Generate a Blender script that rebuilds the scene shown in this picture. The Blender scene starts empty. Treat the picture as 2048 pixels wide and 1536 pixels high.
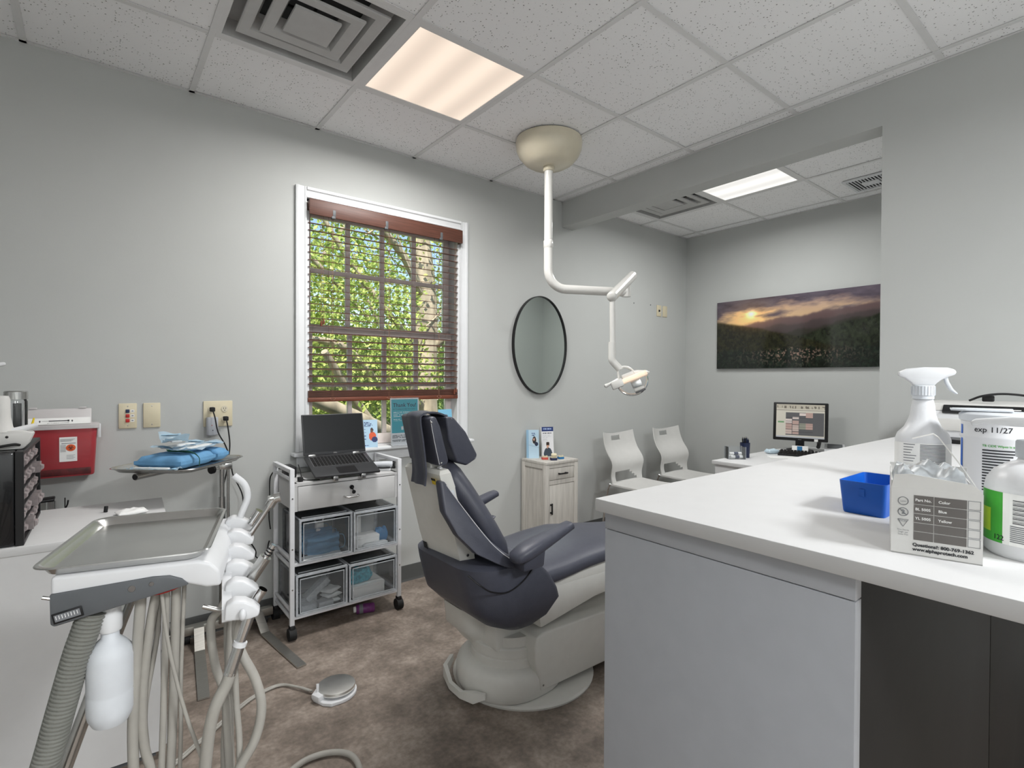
import bpy, bmesh, math, random
import numpy as np
from mathutils import Vector, Matrix

random.seed(7); rng = np.random.default_rng(7)
SC = bpy.context.scene
COL = SC.collection

# ------------------------------------------------------------------ camera
CAMZ = 1.295
cam_d = bpy.data.cameras.new('camera'); cam = bpy.data.objects.new('camera', cam_d); COL.objects.link(cam)
cam_d.sensor_fit = 'HORIZONTAL'; cam_d.sensor_width = 36.0; cam_d.lens = 1046.2 / 2048 * 36.0
cam_d.clip_start = 0.02; cam_d.clip_end = 300
_y, _p, _r = 0.675224, -0.0102898, 0.0043683
_f = Vector((math.sin(_y) * math.cos(_p), math.cos(_y) * math.cos(_p), math.sin(_p)))
_rt = Vector((math.cos(_y), -math.sin(_y), 0)); _up = _rt.cross(_f)
_r2 = _rt * math.cos(_r) + _up * math.sin(_r); _u2 = _up * math.cos(_r) - _rt * math.sin(_r)
cam.matrix_world = Matrix(((_r2.x, _u2.x, -_f.x, 0), (_r2.y, _u2.y, -_f.y, 0), (_r2.z, _u2.z, -_f.z, CAMZ), (0, 0, 0, 1)))
SC.camera = cam

# ------------------------------------------------------------------ world, sun, exposure
SC.view_settings.view_transform = 'Standard'; SC.view_settings.look = 'None'
SC.view_settings.exposure = 0.0; SC.view_settings.gamma = 1.0; SC.view_settings.use_curve_mapping = False
W = bpy.data.worlds.new('sky'); SC.world = W; W.use_nodes = True
wn = W.node_tree; wn.nodes.clear()
sky = wn.nodes.new('ShaderNodeTexSky'); sky.sky_type = 'NISHITA'; sky.sun_disc = False
sky.sun_elevation = math.radians(52); sky.sun_rotation = math.radians(200); sky.air_density = 1.2; sky.dust_density = 0.6
bg = wn.nodes.new('ShaderNodeBackground'); bg.inputs['Strength'].default_value = 0.22
wo = wn.nodes.new('ShaderNodeOutputWorld')
wn.links.new(sky.outputs[0], bg.inputs[0]); wn.links.new(bg.outputs[0], wo.inputs[0])
sun_d = bpy.data.lights.new('sun', 'SUN'); sun = bpy.data.objects.new('sun', sun_d); COL.objects.link(sun)
sun_d.energy = 9.0; sun_d.angle = math.radians(0.8); sun_d.color = (1, .95, .85)
sun.rotation_euler = Vector((0.30, 0.62, -0.95)).to_track_quat('-Z', 'Y').to_euler()
LAMP_MAIN = 31; LAMP_NOOK = 21; FILL_REAR = 92; FILL_REAR_LEFT = 60  # the rear values drive added fill panels out of view

# ------------------------------------------------------------------ materials
def lin(c):
    return tuple(((v / 255) / 12.92 if v / 255 <= .04045 else ((v / 255 + .055) / 1.055) ** 2.4) for v in c)
MATS = {}
def mat(name, col, rough=.5, metal=0., var=.05, scale=25., bump=0., trans=0., emit=0., coat=0., alpha=1., spec=.5, ior=1.45, bscale=None, stretch=None):
    m = bpy.data.materials.new(name); m.use_nodes = True; MATS[name] = m
    nt = m.node_tree; N = nt.nodes; L = nt.links; p = N['Principled BSDF']
    c = lin(col)
    tc = N.new('ShaderNodeTexCoord'); mp = N.new('ShaderNodeMapping'); L.new(tc.outputs['Object'], mp.inputs[0])
    if stretch: mp.inputs['Scale'].default_value = stretch
    nz = N.new('ShaderNodeTexNoise'); nz.inputs['Scale'].default_value = scale; nz.inputs['Detail'].default_value = 4
    L.new(mp.outputs[0], nz.inputs['Vector'])
    mr = N.new('ShaderNodeMapRange'); mr.inputs[1].default_value = .3; mr.inputs[2].default_value = .7
    mr.inputs[3].default_value = 1 - var; mr.inputs[4].default_value = 1 + var
    L.new(nz.outputs[0], mr.inputs[0])
    mx = N.new('ShaderNodeVectorMath'); mx.operation = 'SCALE'; mx.inputs[0].default_value = c
    L.new(mr.outputs[0], mx.inputs['Scale']); L.new(mx.outputs[0], p.inputs['Base Color'])
    p.inputs['Roughness'].default_value = rough; p.inputs['Metallic'].default_value = metal
    p.inputs['Specular IOR Level'].default_value = spec; p.inputs['IOR'].default_value = ior
    p.inputs['Transmission Weight'].default_value = trans; p.inputs['Coat Weight'].default_value = coat
    p.inputs['Alpha'].default_value = alpha
    if emit:
        p.inputs['Emission Color'].default_value = (*c, 1); p.inputs['Emission Strength'].default_value = emit
    if bump:
        b = N.new('ShaderNodeBump'); b.inputs['Strength'].default_value = bump; b.inputs['Distance'].default_value = .002
        n2 = N.new('ShaderNodeTexNoise'); n2.inputs['Scale'].default_value = bscale or scale * 6; n2.inputs['Detail'].default_value = 3
        L.new(mp.outputs[0], n2.inputs['Vector']); L.new(n2.outputs[0], b.inputs['Height']); L.new(b.outputs[0], p.inputs['Normal'])
    return m
def clear(name, col, op=.12, rough=.05):
    """thin clear plastic or glass: mostly see-through with fresnel gloss and a little haze"""
    m = bpy.data.materials.new(name); m.use_nodes = True; MATS[name] = m
    nt = m.node_tree; N = nt.nodes; L = nt.links; N.remove(N['Principled BSDF']); out = N['Material Output']
    t = N.new('ShaderNodeBsdfTransparent'); g = N.new('ShaderNodeBsdfGlossy'); d = N.new('ShaderNodeBsdfDiffuse')
    t.inputs[0].default_value = (.975, .98, .985, 1)
    g.inputs[0].default_value = (.9, .9, .9, 1); g.inputs['Roughness'].default_value = rough; d.inputs[0].default_value = (*lin(col), 1)
    fr = N.new('ShaderNodeFresnel'); fr.inputs[0].default_value = 1.35
    nz = N.new('ShaderNodeTexNoise'); nz.inputs['Scale'].default_value = 9.
    mr = N.new('ShaderNodeMapRange'); mr.inputs[3].default_value = op * .6; mr.inputs[4].default_value = op * 1.4
    L.new(nz.outputs[0], mr.inputs[0])
    m1 = N.new('ShaderNodeMixShader'); m2 = N.new('ShaderNodeMixShader')
    L.new(mr.outputs[0], m1.inputs[0]); L.new(t.outputs[0], m1.inputs[1]); L.new(d.outputs[0], m1.inputs[2])
    L.new(fr.outputs[0], m2.inputs[0]); L.new(m1.outputs[0], m2.inputs[1]); L.new(g.outputs[0], m2.inputs[2])
    L.new(m2.outputs[0], out.inputs[0]); return m
def attr_mat(name, rough=.35, spec=.5, emit=0.):
    m = bpy.data.materials.new(name); m.use_nodes = True; MATS[name] = m
    nt = m.node_tree; p = nt.nodes['Principled BSDF']; a = nt.nodes.new('ShaderNodeAttribute'); a.attribute_name = 'Col'
    nt.links.new(a.outputs['Color'], p.inputs['Base Color']); p.inputs['Roughness'].default_value = rough
    p.inputs['Specular IOR Level'].default_value = spec
    if emit:
        nt.links.new(a.outputs['Color'], p.inputs['Emission Color']); p.inputs['Emission Strength'].default_value = emit
    return m

mat('wall', (190, 192, 190), .75, var=.015, scale=3, bump=.08, bscale=220)
mat('trim_white', (226, 228, 230), .35, var=.01)
mat('sash', (238, 226, 222), .5, var=.04)
mat('vinyl_base', (78, 79, 78), .5, var=.05)
mat('white_lam', (207, 207, 207), .55, var=.012)
mat('white_lam_b', (216, 216, 216), .4, var=.012)
mat('grey_lam', (178, 181, 187), .45, var=.02)
mat('panel_shade', (30, 29, 28), .6, var=.1)  # shade of the knee space put into the door colour
mat('plastic_white', (220, 221, 223), .35, var=.01)
mat('plastic_milk', (212, 216, 221), .5, var=.03)
mat('plastic_cream', (216, 208, 186), .28, var=.02, coat=.3)
mat('plate_ivory', (214, 204, 176), .4, var=.02)
mat('enamel', (218, 217, 213), .22, var=.01, coat=.4)
mat('chair_shell', (224, 223, 217), .4, var=.02)
mat('seat_white', (208, 207, 204), .5, var=.02)
mat('black', (22, 22, 24), .45, var=.1)
mat('black_gloss', (16, 17, 20), .22, var=.1, coat=.3)
mat('rubber', (25, 25, 26), .7, var=.15)
mat('steel', (198, 198, 196), .26, 1., var=.08, scale=8)
mat('steel_brushed', (186, 184, 178), .38, 1., var=.12, scale=14, stretch=(1, 30, 1))
mat('chrome', (215, 215, 215), .1, 1., var=.03)
mat('frame_white', (224, 225, 228), .4, var=.02)
mat('leather', (70, 72, 83), .42, var=.06, scale=40, bump=.25, bscale=380, spec=.5)
mat('stitch', (205, 205, 208), .7)
mat('unit_grey', (92, 95, 98), .45, var=.04)
mat('hose_grey', (164, 161, 154), .5, var=.05)
mat('hose_ridge', (126, 127, 121), .55, var=.08)
mat('wood_blind', (94, 60, 49), .45, var=.25, scale=10, stretch=(1, 20, 20))
mat('wood_rail', (116, 64, 46), .42, var=.3, scale=8, stretch=(1, 25, 25))
mat('cord', (150, 110, 90), .8)
mat('ash_wood', (196, 192, 185), .55, var=.13, scale=6, stretch=(14, 14, 1), bump=.15)
mat('red_bin', (172, 62, 68), .28, var=.08, scale=6, coat=.3)
mat('red_dark', (86, 26, 28), .6, var=.5, scale=40)
mat('red', (190, 40, 36), .5); mat('orange', (225, 95, 45), .5); mat('yellow', (235, 205, 40), .5)
mat('navy', (32, 44, 78), .45, var=.1); mat('teal', (38, 110, 160), .5, var=.1)
mat('blue_plastic', (20, 92, 190), .35, var=.04)
mat('blue_wrap', (100, 150, 190), .8, var=.1, scale=18, bump=.3)
mat('pouch_blue', (206, 226, 238), .35, var=.06, scale=30, coat=.3)
mat('pouch_white', (225, 228, 228), .5, var=.06)
mat('mask_blue', (120, 170, 205), .8, var=.1)
mat('paper', (238, 238, 236), .6, var=.02); mat('paper_blue', (170, 208, 232), .5, var=.03)
mat('card_grey', (214, 213, 210), .6, var=.03); mat('ink', (40, 42, 46), .7); mat('ink_soft', (120, 122, 126), .7)
mat('print_grey', (105, 101, 98), .6); mat('ink_blue', (30, 60, 130), .6)
mat('teal_sign', (38, 158, 176), .45, var=.02)
mat('lap_grey', (62, 63, 65), .42, .3, var=.05); mat('screen_off', (24, 26, 28), .35, var=.03, spec=.25)
mat('key', (14, 14, 15), .5, var=.05); mat('key_print', (150, 150, 150), .6)
mat('bark', (168, 156, 136), .9, var=.35, scale=9, bump=.6, stretch=(1, 1, .3))
mat('lawn', (92, 116, 60), .9, var=.3, scale=2)
mat('flesh', (205, 160, 135), .7); mat('tooth', (230, 220, 190), .4); mat('gum', (196, 84, 70), .5)
mat('green', (60, 160, 50), .4, var=.05); mat('lime', (170, 205, 50), .4)
mat('steel_disc', (225, 224, 220), .38, 1., var=.35, scale=3); mat('pouch_teal', (70, 160, 180), .4, var=.5, scale=70)
mat('green_tape', (70, 120, 90), .6, var=.2, scale=80); mat('drawer_clear', (176, 166, 166), .3, var=.2, scale=60, trans=.3)
mat('lap_well', (92, 93, 95), .5, var=.02)
mat('ink_navy', (20, 32, 62), .6)
mat('purple', (110, 50, 110), .4, var=.2, scale=60)
mat('reflected_glow', (255, 226, 200), .4, emit=.35)  # emission stands in for ceiling light reflected in the lamp head
mat('tbar', (226, 226, 226), .45, var=.02); mat('duct_grey', (190, 190, 189), .5, var=.03); mat('duct_dark', (70, 72, 74), .7)
mat('mirror', (214, 222, 218), .015, 1., var=.003, scale=2)
clear('glass', (235, 240, 240), .02, .01); clear('acrylic', (226, 232, 236), .055, .06); clear('acrylic_edge', (225, 230, 236), .55, .15)
clear('bag', (228, 235, 240), .34, .3); mat('lid_clear', (222, 218, 218), .35, var=.01, trans=.25)
attr_mat('print', .4); attr_mat('print_gloss', .08, .5); attr_mat('screen', .3, .3, .22)

def ceiling_tile_mat():
    m = bpy.data.materials.new('acoustic_tile'); m.use_nodes = True; MATS['tile'] = m
    nt = m.node_tree; N = nt.nodes; L = nt.links; p = N['Principled BSDF']; p.inputs['Roughness'].default_value = .9
    geo = N.new('ShaderNodeNewGeometry')
    vo = N.new('ShaderNodeTexVoronoi'); vo.inputs['Scale'].default_value = 95; vo.inputs['Randomness'].default_value = 1
    n1 = N.new('ShaderNodeTexNoise'); n1.inputs['Scale'].default_value = 60; n1.inputs['Detail'].default_value = 2
    L.new(geo.outputs['Position'], vo.inputs['Vector']); L.new(geo.outputs['Position'], n1.inputs['Vector'])
    # specks: small voronoi cells switched on by their random colour
    sep = N.new('ShaderNodeSeparateColor'); L.new(vo.outputs['Color'], sep.inputs[0])
    a = N.new('ShaderNodeMath'); a.operation = 'MULTIPLY'; a.inputs[1].default_value = .42; L.new(sep.outputs[0], a.inputs[0])
    a2 = N.new('ShaderNodeMath'); a2.operation = 'SUBTRACT'; a2.inputs[1].default_value = .12; L.new(a.outputs[0], a2.inputs[0])
    b = N.new('ShaderNodeMath'); b.operation = 'LESS_THAN'; L.new(vo.outputs['Distance'], b.inputs[0]); L.new(a2.outputs[0], b.inputs[1])
    mx = N.new('ShaderNodeMix'); mx.data_type = 'RGBA'
    mx.inputs[6].default_value = (*lin((249, 249, 250)), 1); mx.inputs[7].default_value = (*lin((150, 150, 149)), 1)
    L.new(b.outputs[0], mx.inputs[0]); L.new(mx.outputs[2], p.inputs['Base Color'])
    bp = N.new('ShaderNodeBump'); bp.inputs['Strength'].default_value = .3; bp.inputs['Distance'].default_value = .002
    iv = N.new('ShaderNodeMath'); iv.operation = 'SUBTRACT'; iv.inputs[0].default_value = 1; L.new(b.outputs[0], iv.inputs[1])
    L.new(iv.outputs[0], bp.inputs['Height']); L.new(bp.outputs[0], p.inputs['Normal'])
ceiling_tile_mat()
def floor_mat():
    m = bpy.data.materials.new('vinyl_floor'); m.use_nodes = True; MATS['floor'] = m
    nt = m.node_tree; N = nt.nodes; L = nt.links; p = N['Principled BSDF']; p.inputs['Roughness'].default_value = .55
    geo = N.new('ShaderNodeNewGeometry')
    n1 = N.new('ShaderNodeTexNoise'); n1.inputs['Scale'].default_value = 4.5; n1.inputs['Detail'].default_value = 9; n1.inputs['Roughness'].default_value = .68
    n2 = N.new('ShaderNodeTexNoise'); n2.inputs['Scale'].default_value = 55; n2.inputs['Detail'].default_value = 5
    L.new(geo.outputs['Position'], n1.inputs['Vector']); L.new(geo.outputs['Position'], n2.inputs['Vector'])
    r = N.new('ShaderNodeValToRGB'); L.new(n1.outputs[0], r.inputs[0])
    e = r.color_ramp.elements; e[0].position = .34; e[0].color = (*lin((98, 88, 79)), 1); e[1].position = .66; e[1].color = (*lin((164, 151, 140)), 1)
    k = e.new(.5); k.color = (*lin((130, 118, 108)), 1)
    mr = N.new('ShaderNodeMapRange'); mr.inputs[1].default_value = .3; mr.inputs[2].default_value = .7; mr.inputs[3].default_value = .8; mr.inputs[4].default_value = 1.18
    L.new(n2.outputs[0], mr.inputs[0])
    v = N.new('ShaderNodeVectorMath'); v.operation = 'SCALE'; L.new(r.outputs[0], v.inputs[0]); L.new(mr.outputs[0], v.inputs['Scale'])
    L.new(v.outputs[0], p.inputs['Base Color'])
floor_mat()
def leaf_mat(name, a, b):
    m = bpy.data.materials.new(name); m.use_nodes = True; MATS[name] = m
    nt = m.node_tree; N = nt.nodes; L = nt.links; p = N['Principled BSDF']; p.inputs['Roughness'].default_value = .5
    geo = N.new('ShaderNodeNewGeometry'); mx = N.new('ShaderNodeMix'); mx.data_type = 'RGBA'
    mx.inputs[6].default_value = (*lin(a), 1); mx.inputs[7].default_value = (*lin(b), 1)
    L.new(geo.outputs['Random Per Island'], mx.inputs[0]); L.new(mx.outputs[2], p.inputs['Base Color'])
    tr = N.new('ShaderNodeBsdfTranslucent'); L.new(mx.outputs[2], tr.inputs[0]); ms = N.new('ShaderNodeMixShader'); ms.inputs[0].default_value = .35
    L.new(p.outputs[0], ms.inputs[1]); L.new(tr.outputs[0], ms.inputs[2]); L.new(ms.outputs[0], N['Material Output'].inputs[0])
leaf_mat('leaf', (128, 158, 62), (214, 222, 130)); leaf_mat('leaf_dark', (84, 116, 48), (160, 182, 92))
def diffuser_mat(name, col, s):
    m = bpy.data.materials.new(name); m.use_nodes = True; MATS[name] = m
    nt = m.node_tree; N = nt.nodes; L = nt.links; p = N['Principled BSDF']; p.inputs['Base Color'].default_value = (.15, .15, .15, 1)
    tc = N.new('ShaderNodeTexCoord'); w = N.new('ShaderNodeTexWave'); w.inputs['Scale'].default_value = 1.7; w.inputs['Distortion'].default_value = .4; w.bands_direction = 'X'
    L.new(tc.outputs['Object'], w.inputs['Vector'])
    mr = N.new('ShaderNodeMapRange'); mr.inputs[3].default_value = s * .82; mr.inputs[4].default_value = s * 1.06; L.new(w.outputs['Fac'], mr.inputs[0])
    L.new(mr.outputs[0], p.inputs['Emission Strength']); p.inputs['Emission Color'].default_value = (*lin(col), 1)
diffuser_mat('diffuser_warm', (255, 234, 214), .93); diffuser_mat('diffuser_cool', (250, 248, 243), 1.05)

# ------------------------------------------------------------------ geometry helpers
def catmull(P, n=8):
    P = [Vector(p) for p in P]
    if len(P) < 3: return P
    Q = [P[0] * 2 - P[1]] + P + [P[-1] * 2 - P[-2]]; out = []
    for i in range(1, len(Q) - 2):
        for k in range(n):
            t = k / n; a, b, c, d = Q[i - 1], Q[i], Q[i + 1], Q[i + 2]
            out.append(.5 * ((2 * b) + (c - a) * t + (2 * a - 5 * b + 4 * c - d) * t * t + (3 * b - a - 3 * c + d) * t ** 3))
    out.append(P[-1]); return out
def rrect(w, d, r, n=5, cx=0, cy=0):
    pts = []
    for sx, sy, a0 in ((1, 1, 0), (-1, 1, 90), (-1, -1, 180), (1, -1, 270)):
        for k in range(n + 1):
            a = math.radians(a0 + 90 * k / n); pts.append((cx + sx * (w / 2 - r) + r * math.cos(a), cy + sy * (d / 2 - r) + r * math.sin(a)))
    return pts
class B:
    def __init__(s): s.bm = bmesh.new()
    def _add(s, bm, M=None):
        if M is not None: bmesh.ops.transform(bm, matrix=M, verts=bm.verts)
        me = bpy.data.meshes.new('t'); bm.to_mesh(me); bm.free(); s.bm.from_mesh(me); bpy.data.meshes.remove(me); return s
    def box(s, x0, x1, y0, y1, z0, z1, bev=0, M=None, seg=2):
        bm = bmesh.new(); bmesh.ops.create_cube(bm, size=1)
        bmesh.ops.transform(bm, matrix=Matrix.Translation(((x0 + x1) / 2, (y0 + y1) / 2, (z0 + z1) / 2)) @ Matrix.Diagonal((abs(x1 - x0), abs(y1 - y0), abs(z1 - z0), 1)), verts=bm.verts)
        if bev: bmesh.ops.bevel(bm, geom=bm.edges[:], offset=min(bev, .49 * min(abs(x1 - x0), abs(y1 - y0), abs(z1 - z0))), segments=seg, affect='EDGES', profile=.5)
        return s._add(bm, M)
    def prism(s, poly, lo, hi, axis='y', bev=0, M=None, seg=2):
        """polygon extruded along axis; poly is (x,z) for y, (x,y) for z, (y,z) for x"""
        bm = bmesh.new()
        f3 = {'y': lambda a, b, t: (a, t, b), 'z': lambda a, b, t: (a, b, t), 'x': lambda a, b, t: (t, a, b)}[axis]
        A = [bm.verts.new(f3(a, b, lo)) for a, b in poly]; C = [bm.verts.new(f3(a, b, hi)) for a, b in poly]
        n = len(poly); bm.faces.new(A); bm.faces.new(C[::-1])
        for i in range(n): bm.faces.new((A[i], C[i], C[(i + 1) % n], A[(i + 1) % n]))
        bmesh.ops.recalc_face_normals(bm, faces=bm.faces[:])
        if bev: 
            bmesh.ops.bevel(bm, geom=[e for e in bm.edges if e.calc_face_angle(0) > .5], offset=bev, segments=seg, affect='EDGES', profile=.5, clamp_overlap=True)
        return s._add(bm, M)
    def lathe(s, prof, c=(0, 0, 0), seg=32, M=None, sy=1.):
        bm = bmesh.new(); rings = []
        for r, z in prof:
            if r < 1e-5: rings.append([bm.verts.new((0, 0, z))])
            else: rings.append([bm.verts.new((r * math.cos(2 * math.pi * k / seg), sy * r * math.sin(2 * math.pi * k / seg), z)) for k in range(seg)])
        for a, b in zip(rings, rings[1:]):
            for k in range(seg):
                l = (k + 1) % seg
                if len(a) == 1 and len(b) == 1: continue
                if len(a) == 1: bm.faces.new((a[0], b[k], b[l]))
                elif len(b) == 1: bm.faces.new((a[k], a[l], b[0]))
                else: bm.faces.new((a[k], a[l], b[l], b[k]))
        bmesh.ops.recalc_face_normals(bm, faces=bm.faces[:])
        T = Matrix.Translation(c)
        return s._add(bm, T if M is None else M @ T)
    def loft(s, rings, cap=True, M=None, closed=False):
        bm = bmesh.new(); R = [[bm.verts.new(p) for p in r] for r in rings]; n = len(R[0])
        pairs = list(zip(R, R[1:])) + ([(R[-1], R[0])] if closed else [])
        for a, b in pairs:
            for k in range(n): bm.faces.new((a[k], a[(k + 1) % n], b[(k + 1) % n], b[k]))
        if cap and not closed: bm.faces.new(R[0][::-1]); bm.faces.new(R[-1])
        bmesh.ops.recalc_face_normals(bm, faces=bm.faces[:])
        return s._add(bm, M)
    def tube(s, path, r, seg=10, smooth=0, M=None, flat=None, cap=True):
        P = catmull(path, smooth) if smooth else [Vector(p) for p in path]
        rad = r if callable(r) else (lambda t: r)
        rings = []; up = None
        for i, p in enumerate(P):
            d = (P[min(i + 1, len(P) - 1)] - P[max(i - 1, 0)])
            d = d.normalized() if d.length > 1e-9 else Vector((0, 0, 1))
            if up is None:
                up = d.cross(Vector((0, 0, 1)) if abs(d.z) < .9 else Vector((1, 0, 0))).normalized()
            else:
                up = (up - d * up.dot(d)); up = up.normalized() if up.length > 1e-6 else d.orthogonal().normalized()
            w = d.cross(up); q = rad(i / max(1, len(P) - 1))
            fa, fb = flat or (1, 1)
            rings.append([p + up * (q * fa * math.cos(2 * math.pi * k / seg)) + w * (q * fb * math.sin(2 * math.pi * k / seg)) for k in range(seg)])
        return s.loft(rings, cap, M)
    def cyl(s, a, b, r, seg=16, r2=None, M=None):
        return s.tube([a, b], (lambda t: r + ((r2 if r2 is not None else r) - r) * t), seg, M=M)
    def ball(s, c, r, seg=16, sc=(1, 1, 1), M=None):
        bm = bmesh.new(); bmesh.ops.create_uvsphere(bm, u_segments=seg, v_segments=max(6, seg // 2), radius=r)
        T = Matrix.Translation(c) @ Matrix.Diagonal((*sc, 1)); return s._add(bm, T if M is None else M @ T)
    def poly(s, pts):
        s.bm.faces.new([s.bm.verts.new(p) for p in pts]); return s
    def out(s, name, m, parent=None, ang=35, **kw):
        me = bpy.data.meshes.new(name); s.bm.to_mesh(me); s.bm.free()
        return finish(name, me, m, parent, ang, **kw)
def finish(name, me, m, parent=None, ang=35, label=None, cat=None, group=None, kind=None, loc=None):
    o = bpy.data.objects.new(name, me); COL.objects.link(o)
    if m: me.materials.append(MATS[m])
    if ang and len(me.polygons):
        me.polygons.foreach_set('use_smooth', [True] * len(me.polygons)); me.set_sharp_from_angle(angle=math.radians(ang))
    if parent is not None:
        o.parent = parent
        if parent.get('_w'):                                  # geometry was given in room coordinates
            root = parent
            off = Vector((0, 0, 0))
            while root is not None: off += root.location; root = root.parent
            me.transform(Matrix.Translation(-off))
            o['_w'] = 1
    elif loc is not None:                                     # origin at the thing's base
        me.transform(Matrix.Translation(-Vector(loc))); o.location = loc; o['_w'] = 1
    tag(o, label, cat, group, kind); return o
def tag(o, label=None, cat=None, group=None, kind=None):
    for k, v in (('label', label), ('category', cat), ('group', group), ('kind', kind)):
        if v: o[k] = v
    return o
def thing(name, label, cat, loc=(0, 0, 0), rz=0., group=None, world=False):
    """an empty at the thing's base; world=True lets parts be given in room coordinates"""
    o = bpy.data.objects.new(name, None); COL.objects.link(o); o.location = loc; o.rotation_euler = (0, 0, rz); o.empty_display_size = .05
    if world: o['_w'] = 1
    return tag(o, label, cat, group)
def struct(b, name, m, parent=None, **kw): return b.out(name, m, parent, kind='structure' if parent is None else None, **kw)
def copy_tree(o, parent=None):
    c = o.copy(); COL.objects.link(c); c.parent = parent
    for ch in list(o.children): copy_tree(ch, c)
    return c
def panel(name, fn, w, h, nx, ny, m, parent, M, **kw):
    """flat print: a grid in the local xy plane (u right, v up) coloured by fn(u, v) -> rgb 0..255"""
    u = np.linspace(0, 1, nx + 1); v = np.linspace(0, 1, ny + 1); V, U = np.meshgrid(v, u, indexing='ij')
    co = np.stack([(U - .5) * w, V * h, 0 * U], -1).reshape(-1, 3)
    i = np.arange(ny)[:, None] * (nx + 1) + np.arange(nx)[None, :]
    F = np.stack([i, i + 1, i + nx + 2, i + nx + 1], -1).reshape(-1, 4)
    me = bpy.data.meshes.new(name); me.from_pydata(co.tolist(), [], F.tolist())
    uc = (np.arange(nx) + .5) / nx; vc = (np.arange(ny) + .5) / ny; VC, UC = np.meshgrid(vc, uc, indexing='ij')
    rgb = np.clip(np.asarray(fn(UC, VC), float), 0, 255) / 255
    rgb = np.where(rgb <= .04045, rgb / 12.92, ((rgb + .055) / 1.055) ** 2.4).reshape(-1, 3)
    a = me.color_attributes.new('Col', 'FLOAT_COLOR', 'CORNER')
    a.data.foreach_set('color', np.concatenate([np.repeat(rgb, 4, 0), np.ones((len(rgb) * 4, 1))], 1).astype(np.float32).ravel())
    me.transform(M); return finish(name, me, m, parent, 0, **kw)
def frame(o, xd, up):
    """matrix taking local x to xd, local y to up, at o"""
    x = Vector(xd).normalized(); y = Vector(up); y = (y - x * y.dot(x)).normalized(); z = x.cross(y)
    return Matrix(((x.x, y.x, z.x, o[0]), (x.y, y.y, z.y, o[1]), (x.z, y.z, z.z, o[2]), (0, 0, 0, 1)))
def text_mesh(s, size, bold=0., align='LEFT'):
    cu = bpy.data.curves.new('txt', 'FONT'); cu.body = s; cu.size = size; cu.align_x = align; cu.resolution_u = 3; cu.offset = bold
    t = bpy.data.objects.new('txt', cu); COL.objects.link(t)
    me = bpy.data.meshes.new_from_object(t.evaluated_get(bpy.context.evaluated_depsgraph_get())); bpy.data.objects.remove(t); bpy.data.curves.remove(cu); return me
def lettering(s, size, m, parent, M, align='LEFT', bold=0., name='lettering'):
    me = text_mesh(s, size, bold, align); me.materials.clear(); me.transform(M); return finish(name, me, m, parent, 0)
def vnoise(x, y, s=0):
    def h(i, j): 
        q = np.sin(i * 127.1 + j * 311.7 + s * 74.7) * 43758.5453; return q - np.floor(q)
    i = np.floor(x); j = np.floor(y); f = x - i; g = y - j; f = f * f * (3 - 2 * f); g = g * g * (3 - 2 * g)
    return (h(i, j) * (1 - f) + h(i + 1, j) * f) * (1 - g) + (h(i, j + 1) * (1 - f) + h(i + 1, j + 1) * f) * g
def fbm(x, y, o=5, s=0):
    r = 0; a = .5; t = 0
    for k in range(o): r = r + a * vnoise(x * 2 ** k, y * 2 ** k, s + k); t += a; a *= .55
    return r / t
# ================================================================== THE ROOM
XL, XR, YB, YW, ZC = -1.75, 2.92, -2.6, 3.02, 2.70
NX1, NYE = 4.65, 0.85                                         # nook behind the beam
struct(B().box(XL - .1, NX1 + .1, YB - .1, YW + .15, -.08, 0), 'floor', 'floor', ang=0)
w = B()
w.box(XL - .1, .937, YW, YW + .15, 0, 2.95).box(1.952, NX1 + .1, YW, YW + .15, 0, 2.95)
w.box(.937, 1.952, YW, YW + .15, 0, .862).box(.937, 1.952, YW, YW + .15, 2.30, 2.95)
struct(w, 'wall_back', 'wall', ang=0)
struct(B().box(XL - .1, XL, YB - .1, YW, 0, 2.95), 'wall_left', 'wall', ang=0)
struct(B().box(XL, NX1 + .1, YB - .1, YB, 0, 2.95), 'wall_rear', 'wall', ang=0)
struct(B().box(XR, XR + .125, YB, NYE, 0, 2.95).box(XR, XR + .125, NYE, YW, 2.50, 2.95), 'wall_right', 'wall', ang=0)
struct(B().box(NX1, NX1 + .1, YB, YW, 0, 2.95), 'wall_nook', 'wall', ang=0)
struct(B().box(XR + .125, NX1, NYE - .1, NYE, 0, 2.95), 'wall_nook_end', 'wall', ang=0)

def vinyl(name, a, b, n):
    """cove base from a to b along a wall, n = inward normal"""
    d = Vector((b[0] - a[0], b[1] - a[1], 0)); L = d.length; d.normalize(); n = Vector((*n, 0))
    M = Matrix(((d.x, n.x, 0, a[0]), (d.y, n.y, 0, a[1]), (0, 0, 1, 0), (0, 0, 0, 1)))
    pr = [(0, 0), (.013, 0), (.010, .006), (.0055, .016), (.004, .094), (.002, .1), (0, .1)]
    struct(B().prism([(y, z) for y, z in pr], 0, L, 'x', M=M), name, 'vinyl_base')
vinyl('baseboard_back', (XL, YW), (NX1, YW), (0, -1)); vinyl('baseboard_nook', (NX1, YW), (NX1, NYE), (-1, 0))
vinyl('baseboard_right', (XR, NYE), (XR, YB), (-1, 0)); vinyl('baseboard_left', (XL, YB), (XL, YW), (1, 0))

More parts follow.
